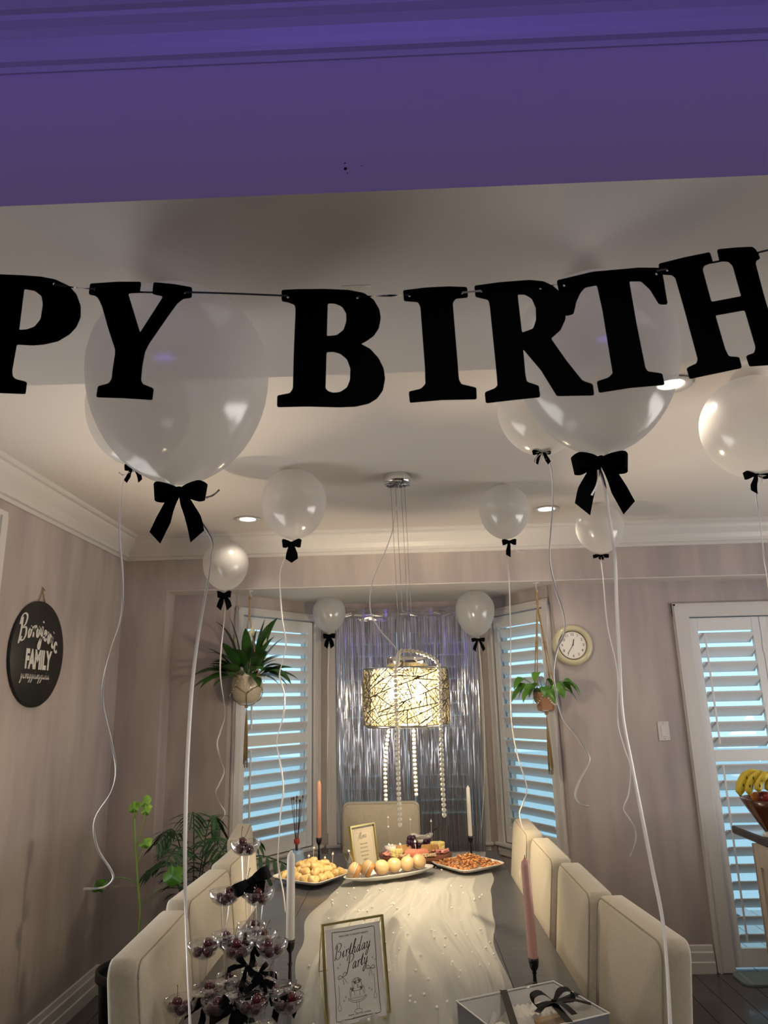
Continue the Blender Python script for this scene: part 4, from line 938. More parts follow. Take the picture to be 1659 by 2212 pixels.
# palm behind the left chairs
t = empty('potted_palm', (-1.22, 4.35, 0), label='feathery palm in a dark pot in the corner behind the left chairs', cat='plant')
b = MB(); b.lathe([(.0001, .002), (.10, .002), (.14, .30), (.15, .31), (.14, .33), (.0001, .29)], (0, 0, 0), 30, cap=False); obj('pot', b, m_bpot, t)
RP = random.Random(21)
for k, (ex, ez, ey) in enumerate(((-.16, .93, -.15), (.02, 1.02, -.2), (.20, .90, -.25), (-.05, .86, -.35), (.12, .98, .0), (.52, .78, -.1), (-.26, .74, .05), (.36, .70, -.3), (.62, .66, .02), (.30, .88, .12))):
    P = smooth_pts([(0, 0, .28), (ex*.25, ey*.25, ez*.72), (ex*.65, ey*.65, ez*1.0), (ex*1.15, ey*1.1, ez*.93)], 6); mb = MB(); mb.tube(P, .0035, 4)
    for i in range(6, len(P)-1):
        u = (i-6)/(len(P)-7); tdir = (P[i+1]-P[i]).normalized()
        for s in (-1, 1):
            d = (tdir*.6+Vector((-tdir.y, tdir.x, 0)).normalized()*s*.8+Vector((s*.2, 0, -.25))).normalized(); q = blade(P[i], d,   .19*(1-.4*u), .024, .8, n=4, cup=.1); mb.add(q.v, q.f, True)
    obj('frond', mb, m_palm, t)

# ------------------------------------------------------------------ candles
def candle(xy, zcup, ln, r, mt, lab_c, lab_s, lean=(0, 0), wick=True):
    x, y = xy; z0 = TZ+.0012; h = zcup-z0
    t = empty('candlestick', (x, y, z0), label=lab_s, cat='candle holder', group='black candlesticks on the table')
    b = MB(); b.lathe([(.0001, 0), (.034, 0), (.036, .004), (.030, .007), (.010, .010), (.006, .02)], (0, 0, 0), 24, cap=False); obj('foot', b, m_iron, t)
    b = MB(); b.lathe([(.006, .02), (.005, h*.45), (.0075, h*.5), (.005, h*.55), (.0055, h-.038)], (0, 0, 0), 14, cap=False); obj('stem', b, m_iron, t)
    b = MB(); b.lathe([(.0055, h-.038), (.013, h-.026), (.0155, h-.012), (.0155, h), (r+.0012, h), (r+.001, h-.012), (.0001, h-.012)], (0, 0, 0), 24, cap=False); obj('cup', b, m_iron, t)
    c = empty('taper_candle', (x, y, zcup-.011), label=lab_c, cat='candle', group='taper candles on the table')
    if lean != (0, 0): c.rotation_euler = (lean[0], lean[1], 0)
    b = MB(); b.lathe([(.0001, 0), (r*.95, 0), (r, .01), (r*.94, ln-.022), (r*.78, ln-.010), (r*.45, ln-.006), (r*.3, ln), (.0001, ln)], (0, 0, 0), 24, cap=False); obj('wax', b, mt, c)
    if wick:
        b = MB(); b.tube([(0, 0, ln-.002), (.0005, 0, ln+.008)], .001, 5); obj('wick', b, m_wick, c)
def cz(px, py, Y): return atY(px, py, Y).z
Yc = 2.42; p = atY(1152, 2068, Yc); candle((p.x, Yc), p.z, cz(1140, 1853, Yc)-p.z+.011, .0145, m_candlep, 'dusty pink taper candle with burnt wick at the right front, behind the gift box', 'black candlestick under the dusty pink candle behind the gift box', lean=(0, -.02))
Yc = 2.45; p = atY(627, 2028, Yc); candle((p.x, Yc), p.z, cz(630, 1838, Yc)-p.z+.011, .0135, m_candlew, 'white taper candle beside the cherry tower', 'black candlestick right of the cherry tower under the white candle', wick=False)
Yc = 4.11; p = atY(689, 1809, Yc); candle((p.x, Yc), p.z, cz(686, 1686, Yc)-p.z+.011, .0125, m_candlec, 'coral pink taper candle at the far left of the table', 'dark candlestick under the coral candle behind the pastries', wick=False)
Yc = 4.27; p = atY(1016, 1805, Yc); candle((p.x, Yc), p.z, cz(1012, 1697, Yc)-p.z+.011, .0118, m_candlew, 'ivory taper candle at the far right of the table before the foil curtain', 'black candlestick under the ivory candle at the far right end', wick=False)

# ------------------------------------------------------------------ tulle runner
RT = random.Random(17)
def run_edges(y):
    ks = [(2.0, -.33, .27), (2.4, -.36, .285), (2.8, -.40, .29), (3.1, -.43, .31), (3.5, -.37, .36), (3.8, -.335, .39), (4.0, -.33, .40), (4.40, -.36, .42)]
    for i in range(len(ks)-1):
        if y <= ks[i+1][0]:
            u = (y-ks[i][0])/(ks[i+1][0]-ks[i][0]); u = u*u*(3-2*u); return ks[i][1]*(1-u)+ks[i+1][1]*u, ks[i][2]*(1-u)+ks[i+1][2]*u
    return ks[-1][1], ks[-1][2]
def fold(u, y, s):
    f = sin(14*u+1.8*sin(2.6*y+s)+s)*.55+sin(29*u+2.6*sin(2.3*y)+2*s+1.3*y)*.33+sin(53*u+4*y+3*s+1.7*sin(5*y))*.12
    g = sin(17*y+9*u+2*sin(7*u+s))*.5*max(0, sin(2.1*y+s+4*u))
    return abs(f)**1.2, g
def tulle(x0f, x1f, lift, s, nx=110, ny=120, y0=1.98, y1=4.39, amp=.026):
    b = MB(); vs = []
    for j in range(ny+1):
        y = y0+(y1-y0)*j/ny; a, c = run_edges(y); xa = a+(c-a)*x0f(y); xc = a+(c-a)*x1f(y)
        for i in range(nx+1):
            u = i/nx; f, g = fold(u, y, s); am = amp*(1-.72*min(1, max(0, (y-3.42)/.16)))*(min(1, 8*u+.1)*min(1, 8*(1-u)+.1))
            vs.append((xa+(xc-xa)*(u+.012*sin(9*y+5*u)), y+.01*sin(20*u), TZ+lift+am*f+am*.5*abs(g)))
    b.add(vs, [(j*(nx+1)+i, j*(nx+1)+i+1, (j+1)*(nx+1)+i+1, (j+1)*(nx+1)+i) for j in range(ny) for i in range(nx)], True); return b
t = empty('table_runner', (0, 3.2, TZ), label='sheer white tulle runner dotted with pearls, gathered down the table', cat='table runner')
obj('tulle', tulle(lambda y: 0, lambda y: 1, .0015, .3), m_tulle, t, world=True)
obj('tulle', tulle(lambda y: .12+.1*sin(2.2*y), lambda y: .62+.12*sin(1.7*y+1), .003, 2.1, nx=70, amp=.026, y0=2.0, y1=3.74), m_tulle, t, world=True)
obj('tulle', tulle(lambda y: .55+.08*sin(2.6*y+2), lambda y: .93+.05*sin(3*y), .003, 4.4, nx=60, amp=.024, y0=2.0, y1=3.78), m_tulle, t, world=True)
q = MB(); q.ball((0, 0, 0), .0046, 8, 6); pme = mesh_of('pearl', q, m_pearlw)
for k in range(150):
    y = RT.uniform(2.05, 3.62) if k < 125 else RT.uniform(3.9, 4.35); a, c = run_edges(y); u = RT.uniform(.03, .97); f, g = fold(u, y, .3)
    o = bpy.data.objects.new('pearl', pme); COL.objects.link(o); o.parent = t; o.location = Vector((a+(c-a)*u, y, TZ+.0045+.026*(1-.72*min(1, max(0, (y-3.42)/.16)))*(f+.5*abs(g))))-Vector((0, 3.2, TZ))

# ------------------------------------------------------------------ cherry tower of coupes
CH = .1175; CR = .043
def coupe_proto():
    t = empty('coupe_glass', (0, 0, 0), label='x', cat='glass', group='clear coupes of the cherry tower')
    b = MB(); b.lathe([(.008, CH-.039), (.020, CH-.036), (.033, CH-.027), (.0405, CH-.013), (CR, CH), (CR-.0012, CH), (.0388, CH-.013), (.0315, CH-.0255), (.019, CH-.034), (.0001, CH-.036)], (0, 0, 0), 30, cap=False); obj('bowl', b, m_glass, t)
    b = MB(); b.lathe([(.0125, CH-.038), (.0115, CH-.045), (.0065, .018), (.0058, .008), (.012, .005), (.030, .0022), (.0305, 0), (.0001, 0)], (0, 0, 0), 24, cap=False); obj('stem', b, m_glass, t)
    return t
def cherry_proto(stem):
    t = empty('cherry', (0, 0, 0), label='x', cat='fruit', group='x'); b = MB(); pr = []
    for i in range(13):
        a = pi*i/12; r = .0130*sin(a)*(1+.05*cos(a)); z = -.0124*cos(a)
        if i > 10: z -= .0018*(i-10)
        pr.append((max(1e-5, r), z))
    b.lathe(pr, (0, 0, 0), 18, cap=False); obj('flesh', b, m_cherry, t)
    if stem: b = MB(); b.tube(smooth_pts([(0, 0, .008), (.003, .001, .022), (.010, .002, .038)], 3), [.0008]*6+[.0014], 5); obj('stem', b, m_cstem, t)
    return t
cp = coupe_proto(); c0 = cherry_proto(False); c1 = cherry_proto(True)
RG = random.Random(4); TCX, TCY = -.460, 2.135; SP = .0905
tiers = [(3, [(0, 0)], 'top'), (2, [(-.5, -.29), (.5, -.29), (0, .58)], 'second'), (1, [(-1, -.58), (0, -.62), (1, -.58), (-.5, .29), (.5, .29), (0, 1.15)], 'third'), (0, [(-1.5, -.87), (-.5, -.93), (.5, -.93), (1.5, -.87), (-1, 0), (0, 0), (1, 0), (-.5, .87), (.5, .87), (0, 1.73)], 'lowest')]
rown = {1: [''], 3: ['front left', 'front right', 'rear'], 6: ['front left', 'front middle', 'front right', 'middle-row left', 'middle-row right', 'rear'], 10: ['far left front', 'left-of-centre front', 'right-of-centre front', 'far right front', 'second-row left', 'second-row centre', 'second-row right', 'third-row left', 'third-row right', 'rearmost']}
bows_at = {(2, 1): (.105, .028, .032, (0, .004, 0), -.5), (2, 2): (.06, .04, .016, (.02, -.03, -.03), .6), (1, 4): (.06, .04, .013, (0, -.02, .03), -.9), (1, 1): (.06, .04, .013, (.03, -.02, .075), .8), (1, 2): (.06, .05, .014, (-.02, .01, .03), .5), (0, 1): (.08, .05, .024, (.045, -.012, .10), .7), (0, 5): (.075, .05, .022, (0, -.03, .10), -1.1), (0, 4): (.065, .045, .017, (.0, -.03, .09), .6), (0, 6): (.065, .04, .018, (.02, -.03, .10), -.2), (0, 2): (.06, .04, .017, (.05, -.02, .05), .2), (0, 0): (.06, .05, .02, (.03, -.03, .03), -.3), (0, 3): (.06, .05, .02, (.02, -.03, .05), .4)}
first = True
for (lv, pos, nm) in tiers:
    for i, (u, v) in enumerate(pos):
        jx, jy = (RG.uniform(-.003, .003), RG.uniform(-.003, .003)) if lv < 3 else (0, 0)
        L = Vector((TCX+u*SP+jx, TCY+v*SP+jy, TZ+.001+lv*(CH+.0006)))
        lab = 'clear plastic coupe of dark cherries, %s of the %s tier' % (rown[len(pos)][i], nm) if nm != 'top' else 'clear plastic coupe of dark cherries crowning the tower'
        if first: cg = cp; cg.location = L; cg['label'] = lab; first = False
        else: cg = dup(cp, L, RG.uniform(0, 6), label=lab)
        cg.rotation_euler = (0, 0, 0)
        if (lv, i) in bows_at:
            w, tl, rb, off, rot = bows_at[(lv, i)]
            bm = bow_mesh(w, tl, rb, seed=i+lv*11, spread=.6, droop=.1); mxf(bm, Matrix.Translation(Vector(off)+Vector((0, 0, .03 if lv == 2 and i == 1 else 0)) + Vector((0, -.012, .0 if lv else .0)) + (Vector((-.02, 0, CH-.005)) if (lv, i) == (2, 1) else Vector((0, 0, 0))))@Matrix.Rotation(rot, 4, 'Y'))
            o = obj('bow', bm, m_satin, cg)
        ncherry = 5 if lv < 3 else 4
        a0 = RG.uniform(0, 6)
        for k in range(ncherry):
            if k < 3: a = a0+k*2.094; r = .0168; z = CH-.036+.0155
            else: a = a0+k*2.5; r = .012 if k == 3 else .021; z = CH-.036+(.033 if k == 3 else .027)
            if k == 4: a = a0+1.047; z = CH-.0125; r = .0245
            c = dup(c1 if (k == 3 and RG.random() < .6) else c0, L+Vector((r*cos(a), r*sin(a), z)), label='glossy dark cherry in the %s coupe of the %s tier' % (rown[len(pos)][i], nm) if nm != 'top' else 'glossy dark cherry in the crowning coupe of the tower', group='cherries in the %s tier' % nm)
            c.rotation_euler = (RG.uniform(-.6, .6), RG.uniform(-.6, .6), RG.uniform(0, 6)) if k < 3 else (RG.uniform(-.3, .3), RG.uniform(-.3, .3), RG.uniform(0, 6))
for pr_ in (c0, c1):
    for ch_ in list(pr_.children): bpy.data.objects.remove(ch_)
    bpy.data.objects.remove(pr_)

# ------------------------------------------------------------------ standing frames
def gold_frame(BL, BR, h, lean, label, draw, fw=.006, apex=.09):
    BL, BR = Vector(BL), Vector(BR); d = (BR-BL); w = d.length; rz = atan2(d.y, d.x); o = (BL+BR)/2
    t = empty('standing_frame', (o.x, o.y, TZ+.004), rz, -lean, label=label, cat='picture frame')
    b = MB(); f = fw
    b.box((-w/2, -f, 0), (-w/2+f, f, h), bev=.0006); b.box((w/2-f, -f, 0), (w/2, f, h), bev=.0006); b.box((-w/2+f, -f*.99, 0), (w/2-f, f*.99, f)); b.box((-w/2+f, -f*.99, h-f), (w/2-f, f*.99, h)); obj('frame', b, m_gold, t)
    b = MB(); A = [(-w/2+.02, apex, h*.5), (w/2-.02, apex, h*.5)]
    for s, a in ((-1, A[0]), (1, A[1])):
        for z in (0.004, h-.004): b.tube([(s*(w/2-.002), f, z), a], .0013, 5)
    b.tube([A[0], A[1]], .0013, 5)
    obj('wire_easel', b, m_gold, t)
    b = MB(); b.box((-w/2+f, -.0015, f), (w/2-f, 0, h-f)); obj('glass', b, m_frameg, t)
    draw(t, w, h); return t
def line(mb, P, w, y, k=5, closed=False, smooth=True):
    P = [Vector((a, c, 0)) for a, c in P]; Q = smooth_pts(P, k) if smooth else P
    if closed: Q = Q+[Q[0]]
    vs = []; n = len(Q)
    for i, p in enumerate(Q):
        t_ = (Q[min(i+1, n-1)]-Q[max(i-1, 0)]); t_ = t_.normalized() if t_.length > 1e-9 else Vector((1, 0, 0)); nn = Vector((-t_.y, t_.x, 0))*w/2; vs += [(p.x-nn.x, y, p.y-nn.y), (p.x+nn.x, y, p.y+nn.y)]
    mb.add(vs, [(2*i, 2*i+1, 2*i+3, 2*i+2) for i in range(n-1)])
def draw_party(t, w, h):
    b = MB(); b.box((-w/2+.011, .0006, .009), (w/2-.012, .0014, h-.016)); card = obj('card', b, m_paper, t)
    y = .0003; b = MB(); W2, z0, z1 = w/2-.030, .020, h-.026; R_ = random.Random(2)
    P = []
    for k in range(8): P.append((-W2+2*W2*k/7, z1+R_.uniform(-.001, .001)))
    for k in range(1, 10): P.append((W2+R_.uniform(-.001, .001), z1+(z0-z1)*k/9))
    for k in range(1, 8): P.append((W2-2*W2*k/7, z0+R_.uniform(-.001, .001)))
    for k in range(1, 9): P.append((-W2+R_.uniform(-.001, .001), z0+(z1-z0)*k/9))
    line(b, P, .0016, y, 2, closed=True, smooth=True)
    pl = lambda X, Z: (X, y, Z)
    s = .0155; wl = word_len('Birthday', s); ar = lambda x: .16*x
    script_word(b, 'Birthday', -wl/2-.006, h-.082, s, .0019, pl, slant=.24, arc=ar)
    script_word(b, 'Party', -.028, h-.117, s, .0019, pl, slant=.24, arc=ar)
    def bowd(cx, cz_, s_, r):
        Q = Matrix.Rotation(r, 2)
        def T(p): v = Q@Vector(p); return (cx+v.x*s_, cz_+v.y*s_)
        for sg in (-1, 1):
            line(b, [T(p) for p in ((0, 0), (sg*.5, .5), (sg*1, .45), (sg*1.05, .0), (sg*.6, -.15), (0, 0))], .0009, y); line(b, [T(p) for p in ((0, 0), (sg*.4, .35), (sg*.85, .3), (sg*.9, .05), (sg*.5, -.05), (0, 0))], .0005, y)
            line(b, [T(p) for p in ((0, 0), (sg*.15+.05, -.5), (sg*.3+.05, -1.05), (sg*.35+.1, -1.5))], .0009, y)
    bowd(-.040, .118, .0125, .35); bowd(.044, .126, .0125, -.1)
    for (cx, cz_) in ((-.052, .140), (-.045, .147), (.052, .150), (.060, .144), (.036, .080), (.043, .075), (-.034, .070), (-.040, .063)):
        line(b, [(cx-.0035, cz_), (cx+.0035, cz_)], .0006, y, 1); line(b, [(cx, cz_-.0035), (cx, cz_+.0035)], .0006, y, 1)
    for sg, dz in ((-1, 0), (1, .012)):
        x = sg*.053; line(b, [(x, .10+dz), (x+.0006, .08+dz), (x, .058+dz)], .0010, y); line(b, [(x, .058+dz), (x-.0045, .050+dz), (x-.003, .043+dz), (x+.003, .043+dz), (x+.0045, .050+dz), (x, .058+dz)], .0008, y)
    # cake on a stand
    for P in ([(-.027, .062), (-.015, .056), (0, .054), (.015, .056), (.027, .062), (.027, .066)], [(-.027, .066), (-.027, .062)], [(-.027, .066), (-.015, .060), (0, .058), (.015, .060), (.027, .066)], [(-.022, .064), (-.021, .085), (-.017, .090)], [(.022, .064), (.021, .085), (.017, .090)], [(-.021, .086), (-.01, .081), (0, .080), (.01, .081), (.021, .086)], [(-.014, .083), (-.014, .103)], [(.014, .083), (.014, .103)], [(-.014, .103), (-.007, .107), (0, .109), (.007, .107), (.014, .103)], [(-.014, .103), (-.007, .099), (0, .098), (.007, .099), (.014, .103)],
              [(-.005, .055), (-.003, .045), (-.004, .036)], [(.005, .055), (.003, .045), (.004, .036)], [(-.012, .034), (-.006, .030), (0, .029), (.006, .030), (.012, .034), (.006, .038), (-.006, .038), (-.012, .034)]): line(b, P, .0008, y)
    for cx, cz_ in ((-.014, .086), (.012, .086), (-.005, .101), (.008, .103)): bowd(cx, cz_, .0042, 0); line(b, [(cx, cz_), (cx-.005, cz_-.009), (cx-.004, cz_-.018)], .0009, y); line(b, [(cx, cz_), (cx+.006, cz_-.009), (cx+.006, cz_-.016)], .0009, y)
    for k in range(9): line(b, [(-.02+.005*k, .066), (-.0175+.005*k, .063), (-.015+.005*k, .066)], .0005, y)
    for k in range(14): a = k*.7; line(b, [(.009*cos(a), .106+.003*sin(a)), (.007*cos(a+.5), .109+.002*sin(a+.5))], .0005, y)
    obj('drawing', b, m_ink, card)
    MR = lambda x, z: Matrix.Translation((x, y, z))@Matrix.Rotation(.0, 4, 'Y')@RX
    text_mesh('small_print', "WELCOME TO NONA'S NINETY", .0062, m_inkg, card, MR(0, h-.037), sx=1.0)
    text_mesh('small_print', 'THANK YOU FOR COMING', .0052, m_inkg, card, MR(.003, .0245+.003), sx=1.05)
    text_mesh('small_print', 'AND HAVE FUN!', .0052, m_inkg, card, MR(.003, .0205), sx=1.05)
def draw_menu(t, w, h):
    m_cream = mat('cream_menu_card', (.72, .66, .50), .8)
    b = MB(); b.box((-w/2+.010, .0006, .009), (w/2-.009, .0014, h-.018), bev=.0003); card = obj('card', b, m_cream, t)
    y = .0003; b = MB()
    for ins in (.018, .022):
        X, z0, z1 = w/2-ins, ins, h-ins-.006; line(b, [(-X, z0), (X, z0), (X, z1), (-X, z1)], .0005, y, 1, closed=True, smooth=False)
    pl = lambda X_, Z_: (X_, y, Z_)
    script_word(b, 'Menu', -.036, h-.066, .0155, .0017, pl, slant=.35, arc=lambda x: .12*x); obj('drawing', b, m_inkg, card)
    for k, s_ in enumerate(('MINI SLIDERS', 'PUFF PASTRY', 'CHEESE BOARD', 'PRETZEL MIX', 'CHERRIES')):
        text_mesh('small_print', s_, .0085, m_inkg, card, Matrix.Translation((.0, y, h-.092-.018*k))@RX, sx=1.0)
    b = MB(); line(b, [(-.010, .030), (-.004, .052), (0, .056), (.004, .052), (.010, .030), (-.010, .030)], .0035, y); obj('small_emblem', b, m_inkg, card)
gold_frame((-.234, 2.135, TZ), (-.068, 2.223, TZ), .25, radians(9), 'gold framed birthday party card with cake drawing at the front of the table', draw_party, fw=.0055, apex=.09)
gold_frame((-.285, 3.875, TZ), (-.165, 4.00, TZ), .225, radians(9), 'gold framed menu card standing behind the slider platter', draw_menu, fw=.0075, apex=.10)

# ------------------------------------------------------------------ platters and food
def square_plate(c, s, rz, label):
    t = empty('square_plate', (c[0], c[1], c[2]), rz, label=label, cat='plate'); b = MB(); vs = []
    prof = [(.40, .0), (.44, .002), (.50, .016), (.505, .019), (.495, .0195), (.44, .007), (.40, .005)]
    n = 48
    for k, z in prof:
        for j in range(n):
            a = 2*pi*j/n; cx, cy = cos(a), sin(a); q = 1/max(abs(cx)**8+abs(cy)**8, 1e-9)**(1/8); vs.append((cx*q*k*s, cy*q*k*s, z))
    fs = [(i*n+j, i*n+(j+1) % n, (i+1)*n+(j+1) % n, (i+1)*n+j) for i in range(len(prof)-1) for j in range(n)]+[tuple(range(n-1, -1, -1)), tuple(range((len(prof)-1)*n, len(prof)*n))]
    b.add(vs, fs, True); obj('dish', b, m_china, t); return t
LP = (-.485, 3.80, TZ+.014); square_plate(LP, .30, radians(-33), 'square white plate piled with golden pastries, left')
RPp = (.290, 3.985, TZ+.014); square_plate(RPp, .285, radians(36), 'square white plate of glazed orange snacks, right')
# oval platter
OC = Vector((-.105, 3.775, TZ+.022)); OA = radians(29)
t = empty('oval_platter', OC, OA, label='long oval white platter holding the sliders', cat='plate')
b = MB(); pr = [(.75, 0), (.80, 0), (.97, .014), (1.0, .020), (.985, .021), (.93, .014), (.76, .005), (.0001, .005)]; b.lathe([(r*.245, z) for r, z in pr], (0, 0, 0), 56, cap=True, ellipse=(1, .33)); obj('dish', b, m_china, t)
def pick(loc, L, tilt, label, two=False, group='pearl tipped cocktail picks'):
    t = empty('cocktail_pick', loc, label=label, cat='cocktail pick', group=group); b = MB(); b.tube([(0, 0, 0), (0, 0, L)], .0011, 5); obj('stick', b, m_pick, t)
    b = MB(); b.ball((0, 0, L*.88), .0058, 10, 7)
    obj('pearl', b, m_pearlw, t)
    if two: b = MB(); b.ball((0, 0, L*.55), .0055, 10, 7); obj('pearl', b, m_pearlw, t)
    t.rotation_euler = tilt; return t
# sliders
def roll_proto():
    t = empty('slider_roll', (0, 0, 0), label='x', cat='bread roll', group='x')
    b = MB(); b.lathe([(.0001, -.020), (.026, -.019), (.031, -.012), (.0315, -.003), (.029, .001), (.0001, .002)], (0, 0, 0), 20, cap=False, ellipse=(1.0, .9)); obj('bottom_half', b, m_rollb, t)
    b = MB(); b.lathe([(.0001, .006), (.0295, .004), (.0325, .009), (.031, .018), (.024, .027), (.012, .032), (.0001, .033)], (0, 0, 0), 20, cap=False, ellipse=(1.0, .9)); obj('top_half', b, m_roll, t)
    b = MB(); b.lathe([(.0001, .001), (.030, .001), (.031, .0045), (.0001, .006)], (0, 0, 0), 14, cap=False); obj('filling', b, m_brie, t); return t
rp = roll_proto(); RR = random.Random(8)
dx = Vector((cos(OA), sin(OA), 0)); dy = Vector((-sin(OA), cos(OA), 0))
names = ['leftmost slider roll on the platter, cut side turned left', 'second slider roll from the left, in front of the menu card', 'third slider roll from the left, pale top facing the camera', 'fourth slider roll from the left, pale round top', 'fifth slider roll from the left, standing upright', 'rightmost slider roll on the platter']
for k, (u, tl) in enumerate(((-.185, (-.3, -1.1, .3)), (-.115, (-.2, -1.0, .2)), (-.048, (1.15, .3, .2)), (.025, (1.1, 0, .1)), (.095, (1.0, -.7, .3)), (.160, (1.1, .2, .6)))):
    L = OC+dx*u+dy*(-.004+.006*(k % 2))+Vector((0, 0, .042)); o = dup(rp, L, label=names[k], group='slider rolls on the oval platter'); o.rotation_euler = tl; o.scale = (1.12, 1.12, 1.12)
    if k in (0, 3, 4, 5): pick(L+Vector((-.004, 0, .018)), .085, (radians(-4), radians([-22, 0, 0, -14, -22, -6][k]), 0), 'pearl tipped pick stuck in the %s' % names[k].split(',')[0].replace(' on the platter', ''))
for ch_ in list(rp.children): bpy.data.objects.remove(ch_)
bpy.data.objects.remove(rp)
# pastries
def puff_proto(seed):
    R_ = random.Random(seed); b = MB(); vs = []; n, m = 14, 8
    for i in range(m+1):
        for j in range(n):
            a = 2*pi*j/n; f = pi*i/m; tri = 1/max(.62, abs(cos(((a+seed) % (2*pi/3))-pi/3)))*.72; r = .030*tri*sin(f)**.7*(1+R_.uniform(-.05, .05)); vs.append((r*cos(a), r*sin(a), -.016*cos(f)*(1+.25*sin(3*a+seed))))
    b.add(vs, [(i*n+j, i*n+(j+1) % n, (i+1)*n+(j+1) % n, (i+1)*n+j) for i in range(m) for j in range(n)], True); return mesh_of('pastry', b, m_pastry)
pms = [puff_proto(s) for s in range(4)]; RQ = random.Random(12); k = 0
Mp = Matrix.Translation(LP)@Matrix.Rotation(radians(-33), 4, 'Z')
for lay, (cnt, z, rad) in enumerate(((5, .020, .048), (4, .041, .045), (3, .060, .040))):
    for i in range(cnt):
        for j in range(cnt):
            if lay == 2 and (i+j) % 2 == 1 and RQ.random() < .5: continue
            p = Mp@Vector(((i-(cnt-1)/2)*rad+RQ.uniform(-.006, .006), (j-(cnt-1)/2)*rad+RQ.uniform(-.006, .006), z))
            o = bpy.data.objects.new('puff_pastry', pms[k % 4]); COL.objects.link(o); o.location = p; o.rotation_euler = (RQ.uniform(-.5, .5), RQ.uniform(-.5, .5), RQ.uniform(0, 6))
            tag(o, 'golden puff pastry, %s layer on the %s side of the left plate' % (('bottom', 'middle', 'top')[lay], 'window' if j > (cnt-1)/2 else 'camera'), 'pastry', 'puff pastries on the left plate'); k += 1
for i, (px, py, L) in enumerate(((667, 1849, .085), (676, 1832, .105), (702, 1853, .08), (717, 1845, .09), (624, 1851, .075), (641, 1990, 0))):
    if L == 0: continue
    tp = atY(px, py, 3.80); nm_ = ['beside the coral candle, shorter one', 'beside the coral candle, tallest one', 'in the middle of the pastries', 'rightmost in the pastries', 'leftmost, behind the white candle'][i]
    pick((tp.x, 3.80, tp.z-L*.88), L, (0, radians(3*(i % 2)), 0), 'pearl tipped pick '+nm_)
# snacks, uncountable
b = MB(); RS = random.Random(6); Ms = Matrix.Translation(RPp)@Matrix.Rotation(radians(36), 4, 'Z')
for k in range(360):
    x, y = RS.uniform(-.125, .125), RS.uniform(-.125, .125); r = max(abs(x), abs(y))/.125; z = .010+RS.random()*.046*(1-r**1.6)
    c = Ms@Vector((x, y, z)); a = RS.uniform(0, 6); q = Vector((cos(a), sin(a), RS.uniform(-.5, .5)))*.0085; s_ = Vector((-sin(a), cos(a), .3))*.006
    b.tube([c-q, c+s_, c+q], .0042, 5)
solo('glazed_snacks', b, m_snack, RPp, 'heap of glazed orange snack pieces on the square right plate', 'snack', kind='stuff')
# charcuterie board
BC = Vector((.020, 4.150, TZ+.022))
t = empty('serving_board', BC, label='round live edge wooden board loaded with cheese, meats and grapes', cat='serving board'); b = MB(); R_ = random.Random(31); n = 40; vs = []
rr = [.196+.006*sin(3*2*pi*j/n+1)+.003*sin(7*2*pi*j/n) for j in range(n)]
for (k, z) in ((.90, 0), (.975, .004), (1.0, .015), (.985, .024), (.95, .026)):
    for j in range(n): vs.append((rr[j]*k*cos(2*pi*j/n), rr[j]*k*.80*sin(2*pi*j/n), z))
b.add(vs, [(i*n+j, i*n+(j+1) % n, (i+1)*n+(j+1) % n, (i+1)*n+j) for i in range(4) for j in range(n)]+[tuple(range(n-1, -1, -1)), tuple(range(4*n, 5*n))], False); obj('slab', b, m_board, t)
for a in (0.6, 2.5, 4.7): b = MB(); b.lathe([(.012, -.020), (.014, 0)], (.12*cos(a), .09*sin(a), 0), 12); obj('foot', b, m_board, t)
BT = BC.z+.026
def many(nm, mk, n_, fn, m_, label, cat, group):
    mes = [mesh_of(nm, mk(s), m_) for s in range(3)]
    for k in range(n_):
        loc, rot = fn(k); o = bpy.data.objects.new(nm, mes[k % 3]); COL.objects.link(o); o.location = loc; o.rotation_euler = rot; tag(o, label if isinstance(label, str) else label[k], cat, group)
RB = random.Random(44)
def gr(s): q = MB(); q.ball((0, 0, 0), .0125, 12, 8, (1, 1, 1.15)); return q
def at_b(px, py, Y): return atY(px, py, Y)
def gpos(k):
    if k < 26: cx, cy = -.01, .03
    else: cx, cy = .075, .045
    a = k*2.4; lay = (k % 26)//7; r = (.046-.008*lay)*sqrt(((k % 7)+.5)/7); return (BC.x+cx+r*cos(a), BC.y+cy-.01+r*.7*sin(a), BT+.018+.018*lay), (RB.uniform(-1, 1), RB.uniform(-1, 1), 0)
many('grape', gr, 44, gpos, m_grape, ['dark purple grape in the larger bunch, centre of the wooden board']*26+['dark purple grape in the smaller bunch under the white paper']*18, 'fruit', 'grapes on the wooden board')
def cube(s): q = MB(); q.box((-.013, -.010, -.009), (.013, .010, .009), bev=.0015); return q
many('cheese_cube', cube, 16, lambda k: ((BC.x+.125+.016*((k % 4)-1.5), BC.y+.01+.017*((k//4) % 2), BT+.024+.018*(k//8)), (RB.uniform(-.3, .3), RB.uniform(-.3, .3), RB.uniform(0, 3))), m_cheese, 'yellow cheese cube piled at the right of the wooden board', 'cheese', 'cheese cubes at the right of the board')
many('cheese_cube', cube, 12, lambda k: ((BC.x-.095+.017*((k % 3)-1), BC.y-.085+.016*((k//3) % 2), BT+.009+.016*(k//6)), (RB.uniform(-.3, .3), RB.uniform(-.3, .3), RB.uniform(0, 3))), m_cheese, 'yellow cheese cube piled at the left front of the board by the menu card', 'cheese', 'cheese cubes at the left of the board')
